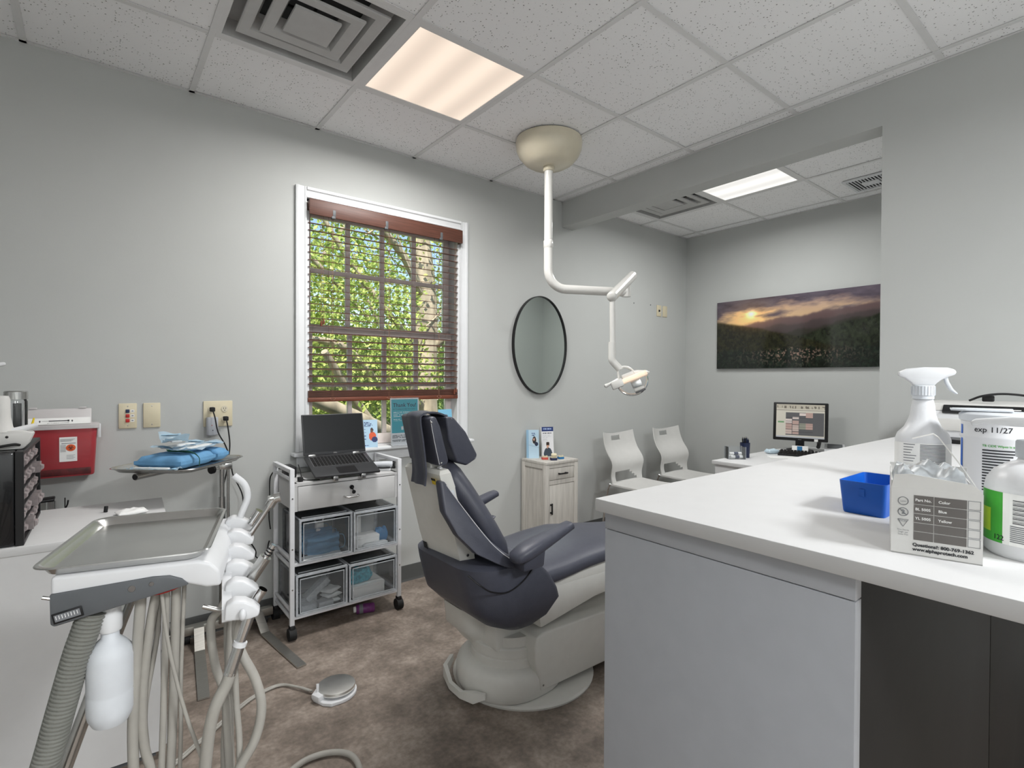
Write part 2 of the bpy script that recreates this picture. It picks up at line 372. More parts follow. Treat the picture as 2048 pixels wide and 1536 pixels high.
# ------------------------------------------------------------------ suspended ceilings
T = .6096
def suspended(name, x0, x1, y0, y1, gx, gy, skip, holes=()):
    b = B(); zt = ZC + .11
    b.box(x0, x1, y0, y1, zt, zt + .05); c = struct(b, name, 'duct_dark', ang=0)
    xs = [x0] + [g for g in gx if x0 + .02 < g < x1 - .02] + [x1]; ys = [y0] + sorted(g for g in gy if y0 + .02 < g < y1 - .02) + [y1]
    cache = {}
    for i, (a, e) in enumerate(zip(xs, xs[1:])):
        for j, (p, q) in enumerate(zip(ys, ys[1:])):
            cx, cy = (a + e) / 2, (p + q) / 2
            if any(abs(cx - sx) < .05 and abs(cy - sy) < .05 for sx, sy in skip): continue
            k = (round(e - a, 3), round(q - p, 3))
            if k not in cache:
                t = B().box(-(e - a) / 2 + .003, (e - a) / 2 - .003, -(q - p) / 2 + .003, (q - p) / 2 - .003, 0, .016)
                me = bpy.data.meshes.new('ceiling_tile'); t.bm.to_mesh(me); me.materials.append(MATS['tile']); cache[k] = me
            o = bpy.data.objects.new('ceiling_tile', cache[k]); COL.objects.link(o); o.parent = c
            o.location = (cx, cy, ZC + .004 + random.uniform(0, .0015))
    for g in xs[1:-1]:
        B().box(g - .012, g + .012, y0, y1, ZC, ZC + .003).box(g - .0015, g + .0015, y0, y1, ZC + .003, ZC + .035).out('ceiling_grid_bar', 'tbar', c, 0)
    for g in ys[1:-1]:
        b = B()
        for a, e in zip(xs, xs[1:]): b.box(a + .0125, e - .0125, g - .012, g + .012, ZC + .0008, ZC + .003)
        b.out('ceiling_grid_bar', 'tbar', c, 0)
    b = B()                                                   # wall angle
    b.box(x0, x1, y1 - .02, y1, ZC, ZC + .002).box(x0, x1, y0, y0 + .02, ZC, ZC + .002).box(x0, x0 + .02, y0, y1, ZC, ZC + .0016).box(x1 - .012, x1, y0, y1, ZC, ZC + .0016)
    b.out('wall_angle', 'tbar', c, 0)
    return c
GX = [-.226 + T * i for i in range(-3, 6)]; GY = [3.065 - T * j for j in range(0, 11)]
NGX = [3.912 + T * i for i in (-1, 0, 1)]; NGY = [1.60 + T * j for j in (-1, 0, 1, 2)]
cell = lambda i, j: ((GX[i + 3] + GX[i + 4]) / 2, (GY[j] + GY[j + 1]) / 2)
C_LAMP, C_AIR = cell(2, 1), cell(1, 1); C_R1, C_R2 = cell(2, 7), cell(-1, 8)
N_LAMP = (3.912 - T / 2, 1.60 + T / 2); N_AIR = (3.912 - T / 2, 1.60 + T * 1.5)
suspended('ceiling', XL, XR, YB, YW, GX, GY, [C_LAMP, C_AIR, C_R1, C_R2])
suspended('ceiling_nook', XR + .125, NX1, NYE, YW, NGX, NGY, [N_LAMP, N_AIR])

def troffer(c, label, m, power, col, group='ceiling light panels'):
    t = thing('ceiling_light', label, 'ceiling light', (c[0], c[1], ZC), group=group); h = T / 2
    f = B()
    for s in (-1, 1):
        f.box(s * (h - .012), s * (h - .033), -h + .012, h - .012, .0008, .012); f.box(-h + .033, h - .033, s * (h - .012), s * (h - .033), .0008, .012)
    f.out('frame', 'tbar', t, 0)
    B().box(-h + .012, h - .012, -h + .012, h - .012, .012, .09).out('housing', 'trim_white', t, 0)
    B().box(-h + .033, h - .033, -h + .033, h - .033, .004, .010).out('diffuser', m, t, 0)
    ld = bpy.data.lights.new('lamp', 'AREA'); lo = bpy.data.objects.new('lamp', ld); COL.objects.link(lo); lo.parent = t
    ld.shape = 'RECTANGLE'; ld.size = ld.size_y = 2 * h - .07; ld.energy = power; ld.color = col; ld.spread = math.radians(170); lo.location = (0, 0, -.004)
    return t
troffer(C_LAMP, 'square ceiling light panel with warm glowing diffuser beside the large square air vent', 'diffuser_warm', LAMP_MAIN, (1, .985, .965))
troffer(N_LAMP, 'white glowing ceiling light panel in the nook behind the beam', 'diffuser_cool', LAMP_NOOK, (.985, .99, .98))
troffer(C_R1, 'unseen ceiling light panel added behind the viewpoint, nearer the counter', 'diffuser_cool', FILL_REAR, (.965, .985, 1))  # unseen panel, added to brighten the room from behind
troffer(C_R2, 'unseen ceiling light panel added near the rear wall, far behind the viewpoint', 'diffuser_cool', FILL_REAR_LEFT, (.965, .985, 1))  # second added panel, out of view, fills from the rear left

def air_vent(c, label):
    t = thing('air_vent', label, 'air vent', (c[0], c[1], ZC), group='square ceiling air vents'); h = T / 2
    f = B()
    for s in (-1, 1):
        f.box(s * (h - .012), s * (h - .03), -h + .012, h - .012, .0005, .004); f.box(-h + .03, h - .03, s * (h - .012), s * (h - .03), .0005, .004)
    q = lambda a, z: [(-a, -a, z), (a, -a, z), (a, a, z), (-a, a, z)]
    f.out('frame', 'tbar', t, 0)
    B().loft([q(h - .03, .002), q(h - .032, .075), q(.18, .085)], cap=False).out('throat', 'duct_grey', t, 0)
    B().box(-.19, .19, -.19, .19, .088, .1).out('duct', 'duct_dark', t, 0)
    for a, b, z in ((.232, .178, .006), (.160, .106, -.002)):  # nested square cones
        B().loft([q(a, z + .008), q(a, z), q(a - .006, z - .002), q(a - .045, z + .003), q(b - .012, z + .045), q(b - .014, z + .05)], cap=False).out('cone', 'duct_grey', t, 20)
    B().loft([q(.088, .004), q(.088, -.006), q(.080, -.009), q(.03, -.010)], cap=True).out('centre_plate', 'duct_grey', t, 20)
    B().box(-.004, .004, -.2, .2, .04, .05).box(-.2, .2, -.004, .004, .04, .05).out('bracket', 'black', t, 0)
    return t
air_vent(C_AIR, 'large square grey air vent beside the warm ceiling light panel')
air_vent(N_AIR, 'square air vent partly hidden behind the beam, in the nook ceiling')
g = thing('exhaust_grille', 'small white slotted exhaust grille on the nook ceiling by the wall edge', 'vent', (4.295, 1.31, ZC))
b = B()
for s in (-1, 1): b.box(s * .145, s * .125, -.14, .14, -.012, 0); b.box(-.125, .125, s * .14, s * .122, -.012, 0)
b.box(-.04, .04, -.05, .05, -.014, -.004, .003); b.out('grille_frame', 'trim_white', g)
B().box(-.125, .125, -.122, .122, -.001, 0).out('backing', 'black', g, 0)
for k in range(13):
    y = -.117 + .0195 * k
    for x0, x1 in ([(-.125, .125)] if abs(y) > .058 else [(-.125, -.04), (.04, .125)]): B().box(x0, x1, y - .0035, y + .0035, -.0075, -.0035).out('slat', 'trim_white', g, 0)

# ------------------------------------------------------------------ window
WX0, WX1, WZ0, WZ1 = .937, 1.952, .878, 2.30
win = thing('window_1', None, None, (1.4445, YW, WZ0), world=True); win['kind'] = 'structure'
b = B()
cas = [(0, 0), (0, .018), (.010, .022), (.016, .022), (.022, .014), (.046, .012), (.052, .016), (.058, .016), (.060, 0)]
def casing(x0, x1, z0, z1, side):
    if side in 'lr':
        xs = (lambda a: WX0 - .002 - (.060 - a)) if side == 'l' else (lambda a: WX1 + .002 + (.060 - a))
        return B().prism([(xs(a), YW - d) for a, d in cas], z0, z1, 'z')
    return B().prism([(YW - d, WZ1 + .002 + .060 - a) for a, d in cas], x0, x1, 'x')
casing(0, 0, .882, WZ1 + .062, 'l').out('casing', 'trim_white', win, 25); casing(0, 0, .882, WZ1 + .062, 'r').out('casing', 'trim_white', win, 25)
casing(WX0 - .002, WX1 + .002, 0, 0, 't').out('casing', 'trim_white', win, 25)
B().box(.852, 2.04, 2.955, 3.10, .860, .880, .006).out('sill', 'trim_white', win)
B().box(.88, 2.012, 3.002, YW, .795, .860, .004).box(.88, 2.012, 2.998, 3.004, .845, .86, .002).out('apron', 'trim_white', win)
b = B()
b.box(WX0, WX0 + .014, YW, 3.17, .88, WZ1).box(WX1 - .014, WX1, YW, 3.17, .88, WZ1).box(WX0, WX1, YW, 3.17, WZ1 - .014, WZ1).box(WX0, WX1, 3.09, 3.19, .855, .882)
b.out('jamb', 'trim_white', win, 0)
def sash(name, z0, z1, y, rail_b, rail_t, mid):
    s = thing(name, None, None, (0, 0, 0)); s.parent = win; s['_w'] = 1; s.location = Vector((1.4445, y, z0)) - win.location
    x0, x1 = .952, 1.937; f = B(); st = .042
    f.box(x0, x0 + st, y, y + .03, z0, z1, .003).box(x1 - st, x1, y, y + .03, z0, z1, .003)
    f.box(x0 + st, x1 - st, y, y + .03, z0, z0 + rail_b, .003).box(x0 + st, x1 - st, y, y + .03, z1 - rail_t, z1, .003)
    f.out('sash_frame', 'sash', s)
    px = [x0 + st + (x1 - x0 - 2 * st) * k / 4 for k in range(5)]; pz = [z0 + rail_b, mid, z1 - rail_t]
    for k in px[1:-1]: B().box(k - .014, k + .014, y + .003, y + .027, pz[0], pz[2], .004).out('muntin', 'sash', s)
    B().box(px[0], px[-1], y + .004, y + .026, mid - .014, mid + .014, .004).out('muntin', 'sash', s)
    for a, e in zip(px, px[1:]):
        for p, q in zip(pz, pz[1:]): B().box(a + .004, e - .004, y + .013, y + .016, p + .004, q - .004).out('pane', 'glass', s, 0)
sash('upper_sash', 1.565, 2.286, 3.128, .045, .05, 1.925); sash('lower_sash', .884, 1.605, 3.094, .062, .045, 1.255)

bl = thing('window_blind', 'dark reddish wooden slat blind hanging in the window, open above its bottom rail', 'blind', (1.4445, 3.035, 1.15), world=True)
B().box(.941, 1.948, 2.985, 3.068, 2.235, 2.284, .002).out('headrail', 'wood_blind', bl)
B().box(.939, 1.950, 2.972, 2.984, 2.205, 2.292, .003).box(1.938, 1.950, 2.984, 3.02, 2.205, 2.292, .002).out('valance', 'wood_blind', bl)
for x in (1.077, 1.40, 1.785): B().box(x - .009, x + .009, 2.9705, 2.986, 2.212, 2.250, .002).box(x - .016, x + .006, 2.968, 2.985, 2.200, 2.214, .002).out('clip', 'acrylic_edge' if 0 else 'unit_grey', bl)
sm = None
for k in range(23):
    z = 2.172 - .0413 * k
    if sm is None:
        s = B().box(-.497, .497, -.025, .025, -.0015, .0015).out('slat', 'wood_blind', bl, 0, ); sm = s
        s.data.transform(Matrix.Translation(bl.location))      # keep the shared slat centred on its own origin
    else:
        s = sm.copy(); COL.objects.link(s)
    s.location = Vector((1.441, 3.036, z)) - bl.location; s.rotation_euler = (math.radians(10.5 + random.uniform(-1.2, 1.2)), random.uniform(-.0015, .0015), 0)
for k in range(9):
    z = 1.186 + .0042 * k
    o = sm.copy(); COL.objects.link(o); o.location = Vector((1.441, 3.036 + random.uniform(-.001, .001), z)) - bl.location; o.rotation_euler = (0, 0, 0)
B().box(.943, 1.939, 3.009, 3.063, 1.158, 1.183, .004).out('bottom_rail', 'wood_rail', bl)
for x in (1.077, 1.43, 1.785):
    B().cyl((x, 3.008, 1.18), (x, 3.008, 2.235), .0009, 5).cyl((x, 3.064, 1.18), (x, 3.064, 2.235), .0009, 5).cyl((x + .006, 3.007, 1.17), (x + .006, 3.007, 2.235), .0007, 5).out('ladder_cord', 'cord', bl)
    B().tube([(x - .006, 3.006, 1.18), (x - .014, 3.0, 1.172), (x + .006, 2.998, 1.166), (x + .016, 3.0, 1.176), (x + .004, 3.003, 1.182)], .0013, 5, 4).out('cord_knot', 'cord', bl)
for x, zt in ((1.012, 1.60), (1.903, 1.20)):
    c = B().cyl((x, 2.998, zt), (x, 2.998, 2.235), .0009, 5).cyl((x + .012, 2.998, zt + .01), (x + .01, 2.998, 2.235), .0009, 5).out('pull_cord', 'cord', bl)
    B().lathe([(0, .02), (.003, .02), (.007, 0), (.006, -.012), (0, -.013)], (x, 2.998, zt), 10).lathe([(0, .02), (.003, .02), (.007, 0), (.006, -.012), (0, -.013)], (x + .013, 2.998, zt + .012), 10).out('tassel', 'wood_rail', c)

# ------------------------------------------------------------------ trees outside
struct(B().box(-40, 60, 3.4, 90, -3.6, -3.5), 'ground_outside', 'lawn', ang=0)
def leaves(name, n, boxes, size, m, parent, seed):
    r = np.random.default_rng(seed); P = []
    for (c, rad, k) in boxes:
        q = r.normal(size=(int(n * k), 3)); q /= np.linalg.norm(q, axis=1)[:, None]; q *= (r.random((len(q), 1)) ** .45)
        P.append(np.array(c) + q * np.array(rad))
    P = np.concatenate(P); N = len(P)
    a = r.normal(size=(N, 3)); a /= np.linalg.norm(a, axis=1)[:, None]; c_ = r.normal(size=(N, 3)); b_ = np.cross(a, c_); b_ /= np.linalg.norm(b_, axis=1)[:, None]; nn = np.cross(a, b_)
    s = (size * (.6 + .8 * r.random(N)))[:, None]
    V = np.stack([P - a * s, P - b_ * s * .62 + nn * s * .18, P + a * s * .15 - b_ * s * .5 + nn * s * .2, P + a * s, P + a * s * .15 + b_ * s * .5 + nn * s * .2, P + b_ * s * .62 + nn * s * .18 - a * s * .0], 1).reshape(-1, 3)
    i = np.arange(N)[:, None] * 6
    F = np.concatenate([i + np.array([0, 1, 2, 3]), i + np.array([0, 3, 4, 5])], 1).reshape(-1, 4)
    me = bpy.data.meshes.new(name); me.from_pydata(V.tolist(), [], F.tolist())
    return finish(name, me, m, parent, 0, kind='stuff')
def limb(path, r0, r1, seg=12):
    return B().tube(path, lambda t: r0 + (r1 - r0) * t, seg, 6)
t = thing('tree', 'pale-barked leafy tree with a thick trunk, close outside the window', 'tree', (3.75, 6.6, -3.5), world=True)
limb([(3.72, 6.7, -3.5), (3.78, 6.6, -1), (3.68, 6.62, 1.0), (3.70, 6.6, 2.4), (3.55, 6.7, 4.2), (3.6, 6.8, 6)], .26, .10, 16).out('trunk', 'bark', t, 60)
for pth, a, c in (([(3.70, 6.6, .9), (3.2, 6.3, 1.05), (2.6, 5.8, 1.25), (2.1, 5.5, 1.62), (1.6, 5.4, 1.7)], .09, .03), ([(3.72, 6.6, .3), (3.3, 6.0, .35), (2.8, 5.7, .52), (2.1, 5.2, .7), (1.2, 5, .95)], .085, .04),
                 ([(3.68, 6.6, 2.4), (3.2, 6.3, 2.9), (2.5, 6.1, 3.4), (1.9, 5.9, 3.6)], .07, .02), ([(2.0, 5.9, 3.1), (2.4, 6.0, 2.6), (2.9, 6.1, 2.1), (3.5, 6.5, 1.7)], .025, .05),
                 ([(3.7, 6.6, 1.7), (4.3, 6.2, 2.2), (5.0, 6, 2.9)], .08, .03), ([(3.7, 6.6, 1.2), (3.35, 6.9, 1.7), (3.0, 7, 2.4), (2.8, 7, 3)], .04, .015), ([(1.3, 5.6, 2.9), (1.9, 5.7, 2.5), (2.6, 6.0, 2.0)], .03, .02)):
    limb(pth, a, c).out('branch', 'bark', t, 60)
limb([(.7, 4.9, 1.42), (1.1, 4.95, 1.28), (1.6, 5.0, 1.10), (2.2, 5.25, .85), (3.0, 5.8, .5), (3.7, 6.5, .1)], .04, .10).out('branch', 'bark', t, 60)
limb([(1.75, 5.1, 1.55), (2.05, 5.3, 1.2), (2.4, 5.5, .8), (2.9, 5.9, .45)], .035, .07).out('branch', 'bark', t, 60)
leaves('foliage', 9000, [((1.95, 6.0, 1.85), (1.4, .8, 1.15), 1), ((1.4, 5.8, 1.15), (1.4, .8, .7), .4), ((3.2, 6.9, 3.4), (1.9, 1.0, 1.2), .35), ((2.6, 5.9, 1.35), (.9, .5, .55), .2), ((5.0, 6.4, 2.4), (1.3, 1, 1.6), .4), ((0.6, 6.2, 2.6), (1.4, .9, 1.4), .45)], .031, 'leaf', t, 3)
tw = B(); rt_ = np.random.default_rng(12)
for k in range(46):
    p = Vector((rt_.uniform(.8, 4.2), rt_.uniform(5.4, 6.8), rt_.uniform(.4, 3.4))); d_ = Vector((rt_.normal(), rt_.normal() * .4, rt_.normal() * .8 + .3)).normalized(); L_ = rt_.uniform(.5, 1.1)
    tw.tube([p, p + d_ * L_ * .5 + Vector((0, 0, rt_.normal() * .06)), p + d_ * L_], lambda t: .014 - .009 * t, 6, 4)
tw.out('twigs', 'bark', t, 60, kind='stuff')
t2 = thing('tree', 'fuller leafy tree further back outside the window, filling the gaps between branches', 'tree', (2.4, 9.8, -3.5), world=True)
limb([(2.4, 9.8, -3.5), (2.5, 9.8, 0), (2.2, 9.8, 3), (2.4, 9.8, 6)], .22, .08, 14).out('trunk', 'bark', t2, 60)
for pth in ([(2.4, 9.8, .6), (3.4, 9.3, 1.6), (4.6, 9, 2.2)], [(2.3, 9.8, 1.2), (1.2, 9.4, 2.4), (.4, 9.2, 3.2)], [(2.3, 9.8, 2.2), (3.2, 9.5, 3.4), (3.9, 9.4, 4.6)]): limb(pth, .09, .03).out('branch', 'bark', t2, 60)
leaves('foliage', 10500, [((2.8, 9.6, 1.0), (2.8, 1.2, 1.7), 1), ((5.4, 9.4, 1.5), (1.8, 1.2, 2.0), .45), ((.5, 9.6, 1.4), (2, 1.2, 1.8), .45), ((3.6, 10, 3.6), (2.4, 1, 1.0), .16)], .048, 'leaf_dark', t2, 5)
t3 = thing('hedge', 'dark green hedge behind the trees, seen low through the window', 'hedge', (4, 14, -3.5), world=True)
limb([(4, 14, -3.5), (4, 14, -1), (4.2, 14, .6)], .15, .06).out('stem', 'bark', t3, 60)
leaves('foliage', 12000, [((4, 13.6, -.6), (7, 1.0, 1.9), 1), ((7, 13.6, .4), (4, 1.0, 2.0), .4)], .11, 'leaf_dark', t3, 8)
# ================================================================== DENTAL CHAIR
ch = thing('dental_chair', 'reclining dental chair with dark grey-blue upholstery on a pale grey pedestal', 'dental chair', (1.50, 1.785, 0), world=True)
CY = 1.75
B().lathe([(0, 0), (.31, 0), (.312, .008), (.306, .016), (.29, .02), (0, .021)], (1.50, 1.785, 0), 56).out('floor_plate', 'chair_shell', ch, 30)
def oval(x0, x1, hw, rb, z, n=8, cy=CY, rf=None):
    """plan outline: rounded at the back (x0) and at the front (x1)"""
    rf = rf or rb; P = []
    for cx, sy, a0, r in ((x1, 1, 0, rf), (x0, 1, 90, rb), (x0, -1, 180, rb), (x1, -1, 270, rf)):
        r = min(r, hw * .98, (x1 - x0) * .49)
        for k in range(n + 1):
            a = math.radians(a0 + 90 * k / n)
            P.append((cx + (-r if cx == x1 else r) + r * math.cos(a), cy + sy * (hw - r) + r * math.sin(a), z))
    return P
B().loft([oval(1.175, 1.62, .200, .195, .024), oval(1.165, 1.62, .210, .205, .045), oval(1.165, 1.62, .210, .205, .10), oval(1.175, 1.61, .200, .195, .125), oval(1.20, 1.59, .175, .17, .142), oval(1.235, 1.57, .145, .14, .148)]).out('pedestal_base', 'chair_shell', ch, 50)
B().lathe([(.165, .14), (.165, .172), (.160, .176), (.160, .180), (.163, .184), (.163, .215), (.158, .22), (.150, .222), (.150, .26), (0, .26)], (1.385, CY - .01, 0), 44).out('column_collar', 'chair_shell', ch, 25)
B().prism([(1.352, .17), (1.350, .235), (1.362, .272), (1.40, .284), (1.69, .272), (2.05, .26), (2.05, .04), (1.383, .052), (1.376, .11)], 1.535, 1.945, 'y', .009, seg=3).out('lift_arm_cover', 'chair_shell', ch)
B().lathe([(0, 0), (.004, 0), (.004, .002), (0, .0025)], M=frame((1.395, 1.5345, .075), (1, 0, 0), (0, 0, 1)), seg=10).out('screw', 'steel', ch)
B().prism([(1.237, .215), (1.25, .208), (1.43, .19), (1.45, .34), (1.237, .34)], 1.64, 1.87, 'y', .012).out('link_cover', 'chair_shell', ch)
B().loft([oval(1.235, 1.40, .085, .05, .19, cy=1.83), oval(1.20, 1.40, .10, .06, .235, cy=1.83), oval(1.165, 1.40, .11, .06, .27, cy=1.83), oval(1.155, 1.40, .11, .06, .36, cy=1.83)]).out('rear_cover', 'chair_shell', ch, 40)
B().prism([(1.40, .29), (1.50, .305), (1.72, .338), (2.30, .36), (2.55, .36), (2.55, .40), (2.30, .425), (1.713, .437), (1.50, .445), (1.43, .46), (1.38, .40)], 1.555, 1.945, 'y', .012).out('seat_frame', 'chair_shell', ch)
B().prism([(1.40, .44), (2.5, .40), (2.5, .42), (1.75, .495), (1.44, .49)], 1.56, 1.94, 'y', .006).out('seat_pan', 'chair_shell', ch)
# seat cushion: lofted along its length
def ring(c, hw, th, ax, n=24, e=3.2, bulge=0):
    """superellipse ring: width along y, thickness along ax"""
    P = []
    for k in range(n):
        a = 2 * math.pi * k / n; ca, sa = math.cos(a), math.sin(a)
        yy = hw * math.copysign(abs(ca) ** (2 / e), ca); tt = th * math.copysign(abs(sa) ** (2 / e), sa)
        if sa > 0: tt += bulge * (1 - (yy / hw) ** 2)
        P.append(Vector((c[0], c[1] + yy, c[2])) + Vector(ax) * tt)
    return P
B().loft([ring((x, CY + .01, z), hw, th, (0, 0, 1), bulge=.012) for x, z, hw, th in ((1.20, .50, .19, .03), (1.23, .50, .22, .05), (1.35, .492, .238, .048), (1.5, .500, .243, .042), (1.65, .515, .245, .04), (1.8, .520, .245, .04), (1.95, .500, .242, .04), (2.2, .468, .235, .038), (2.45, .452, .22, .036), (2.64, .44, .19, .032), (2.68, .437, .15, .02))]).out('seat_cushion', 'leather', ch, 60)
# shroud around the hinge
sh = B().loft([oval(1.22, 1.345, .215, .06, .336, rf=.02), oval(1.145, 1.40, .245, .09, .372, rf=.025), oval(1.085, 1.455, .257, .12, .43, rf=.03), oval(1.07, 1.44, .26, .13, .47, rf=.03), oval(1.055, 1.405, .26, .13, .525, rf=.03), oval(1.045, 1.372, .258, .13, .56, rf=.03), oval(1.035, 1.335, .252, .13, .60, rf=.03), oval(1.05, 1.31, .235, .12, .612, rf=.03)]).out('hinge_shroud', 'leather', ch, 40)
B().tube([(1.03, 1.53, .60), (1.06, 1.494, .566), (1.107, 1.4885, .534), (1.18, 1.4885, .517), (1.257, 1.4885, .545), (1.33, 1.498, .60)], .003, 6, 6).out('piping', 'black', sh)
# side wings that carry the armrests
for s in (-1, 1):
    y0, y1 = (CY - .265, CY - .225) if s < 0 else (CY + .225, CY + .265)
    up = [(.965, .925), (.985, .925), (1.036, .845), (1.093, .757), (1.134, .70), (1.18, .655), (1.235, .622), (1.30, .617), (1.362, .645), (1.38, .655)]
    lo = [(1.37, .628), (1.327, .597), (1.252, .588), (1.18, .602), (1.131, .628), (1.06, .67), (1.0, .74), (.965, .82)]
    wb = B().prism(up + lo, y0, y1, 'y', .012)
    inw = lambda z: -s * (.125 if s < 0 else .19) * max(0, min(1, (z - .62) / .28)) ** .8
    for v_ in wb.bm.verts: v_.co.y += inw(v_.co.z)
    if s > 0:
        for v_ in wb.bm.verts: v_.co.x += .09
    wg = wb.out('side_wing', 'leather', ch, 50)
    yy = y0 if s < 0 else y1
    B().tube([(x + .004 + (.09 if s > 0 else 0), yy + s * .0005 + inw(z - .014), z - .014) for x, z in up[1:-1]], .0016, 5, 4).out('stitching', 'stitch', wg)
    ya = CY - .325 if s < 0 else CY + .295; xa = 0 if s < 0 else .11
    arm = [ring((x + xa, ya, z), hw, th, (-.25, 0, .97), 16, 2.8) for x, z, hw, th in ((1.148, .655, .018, .008), (1.16, .662, .034, .02), (1.20, .674, .042, .026), (1.26, .690, .040, .026), (1.33, .707, .034, .020), (1.40, .727, .029, .017), (1.428, .734, .026, .015), (1.434, .735, .018, .009))]
    B().loft(arm).out('armrest', 'leather', ch, 60)
    B().prism([(1.20 + xa, .60), (1.30 + xa, .60), (1.31 + xa, .685), (1.20 + xa, .662)], min(ya, yy) + (0 if s < 0 else -.0) + .0, max(ya, yy), 'y', .01).out('arm_bracket', 'leather', ch)
# backrest
def bk(t, hw, th): return ring((1.235 + t * (.985 + .05 - 1.235), CY + .01, .575 + t * (.95 - .575)), hw, th, (.85, 0, .42), 28, 2.6, bulge=.028)
B().loft([bk(-.04, .10, .02), bk(-.02, .15, .04), bk(.06, .20, .055), bk(.2, .222, .058), bk(.4, .215, .055), bk(.6, .19, .052), bk(.8, .155, .05), bk(.93, .13, .045), bk(1.0, .11, .035), bk(1.02, .07, .015)]).out('back_cushion', 'leather', ch, 60)
shl = B().loft([[(1.085, 1.645, .558), (1.13, 1.63, .60), (1.13, 1.885, .60), (1.062, 1.875, .575)], [(1.052, 1.638, .675), (1.115, 1.628, .69), (1.115, 1.885, .69), (1.03, 1.88, .68)], [(.978, 1.638, .944), (1.02, 1.63, .95), (1.02, 1.885, .95), (.965, 1.882, .944)], [(.985, 1.648, .957), (1.015, 1.64, .962), (1.015, 1.875, .962), (.972, 1.872, .957)]]).out('back_shell', 'chair_shell', ch, 20)
xr = lambda z: 1.052 + (.978 - 1.052) * (z - .675) / (.944 - .675)
for z in (.862, .80):
    sw = B().box(-.013, .013, -.003, .003, -.022, .022, .002, M=Matrix.Translation((xr(z) + .026, 1.632, z)) @ Matrix.Rotation(math.radians(-15), 4, 'Y')).out('switch_pad', 'plastic_milk', shl)
    B().box(-.008, .008, -.0045, 0, -.013, .013, .001, M=Matrix.Translation((xr(z) + .026, 1.631, z)) @ Matrix.Rotation(math.radians(-15), 4, 'Y')).out('switch_button', 'plastic_white', shl)
Mw = frame((.9775, 1.672, .905), (-.03, -1, 0), (-.26, 0, .96))
B().box(-.016, .016, 0, .024, 0, .0008, M=Mw).out('warning_label', 'yellow', shl, 0); B().box(-.016, .016, .015, .024, .0008, .0014, M=Mw).out('warning_band', 'black', shl, 0)
B().box(-.011, .011, 0, .012, 0, .004, .002, M=frame((.992, 1.67, .9615), (0, -1, 0), (.9, 0, .2))).out('white_clip', 'plastic_white', shl)
B().box(-.014, .014, 0, .028, 0, .0015, M=frame((1.049, 1.86, .61), (-.03, -1, 0), (-.25, 0, .96))).out('maker_plate', 'black', shl, 0)
B().lathe([(0, 0), (.006, 0), (.005, .003), (0, .003)], seg=12, M=frame((1.098, 1.634, .63), (1, 0, 0), (0, 0, 1))).out('screw', 'steel', shl)
# headrest
B().prism([(1.02, 1.152), (1.055, 1.15), (1.112, 1.09), (1.165, 1.0), (1.16, .983), (1.115, .961), (1.07, .979), (1.035, 1.06)], 1.665, 1.875, 'y', .02, seg=4).out('head_cushion', 'leather', ch, 60)
B().tube([(x, 1.6665, z) for x, z in ((1.045, 1.145), (1.104, 1.085), (1.152, 1.0), (1.150, .985))], .0014, 5, 4).out('stitching', 'stitch', ch)
B().prism([(.945, 1.15), (.972, 1.158), (.992, 1.12), (1.03, .99), (1.02, .972), (.985, .972), (.965, 1.06)], 1.655, 1.885, 'y', .012, seg=3).out('head_pad', 'leather', ch, 60)
B().tube([(.949, 1.6545, 1.145), (.967, 1.6545, 1.06), (.987, 1.6545, .98)], .0012, 5, 4).out('stitching', 'stitch', ch)
for q in ((.953, 1.6545, 1.135), (.995, 1.6545, .985)): B().ball(q, .004, 8).out('stud', 'steel', ch)
B().box(.985, 1.06, 1.72, 1.80, .94, 1.09, .008).out('headrest_bracket', 'chair_shell', ch)
fl = []
for x, z in ((1.04, 1.152), (1.0, 1.166), (.95, 1.168), (.92, 1.162), (.912, 1.14), (.925, 1.06), (.935, .985), (.938, .94), (.934, .90)):
    fl.append((x, z))
def sheet(path, y0, y1, th, wav):
    P = catmull([(x, 0, z) for x, z in path], 5); rings = []
    for i, p in enumerate(P):
        d = (P[min(i + 1, len(P) - 1)] - P[max(0, i - 1)]).normalized(); n = Vector((d.z, 0, -d.x)); R = []; t = i / len(P)
        m = 9
        for k in range(m): R.append(p + n * (th / 2 + wav * t * math.sin(k * 1.3 + t * 2)) + Vector((0, y0 + (y1 - y0) * k / (m - 1) , 0)))
        for k in range(m - 1, -1, -1): R.append(p + n * (-th / 2 + wav * t * math.sin(k * 1.3 + t * 2)) + Vector((0, y0 + (y1 - y0) * k / (m - 1), 0)))
        rings.append(R)
    return B().loft(rings)
sheet([(x + (.016 if x < .96 else 0), z) for x, z in fl], 1.685, 1.80, .006, .005).out('head_flap', 'leather', ch, 60)
# foot lever at the back of the base
B().loft([[(x - nx * a, y - ny * a, z0), (x + nx * a, y + ny * a, z0), (x + nx * a, y + ny * a, z1), (x - nx * a, y - ny * a, z1)] for x, y, nx, ny, a, z0, z1 in ((1.225, 1.945, .9, -.4, .008, .06, .085), (1.165, 1.90, .85, -.5, .009, .03, .08), (1.142, 1.82, 1, 0, .008, .022, .05), (1.141, 1.74, 1, 0, .008, .022, .05), (1.155, 1.67, .9, .4, .009, .03, .075), (1.18, 1.63, .7, .7, .006, .055, .075))]).out('foot_lever', 'chair_shell', ch, 30)

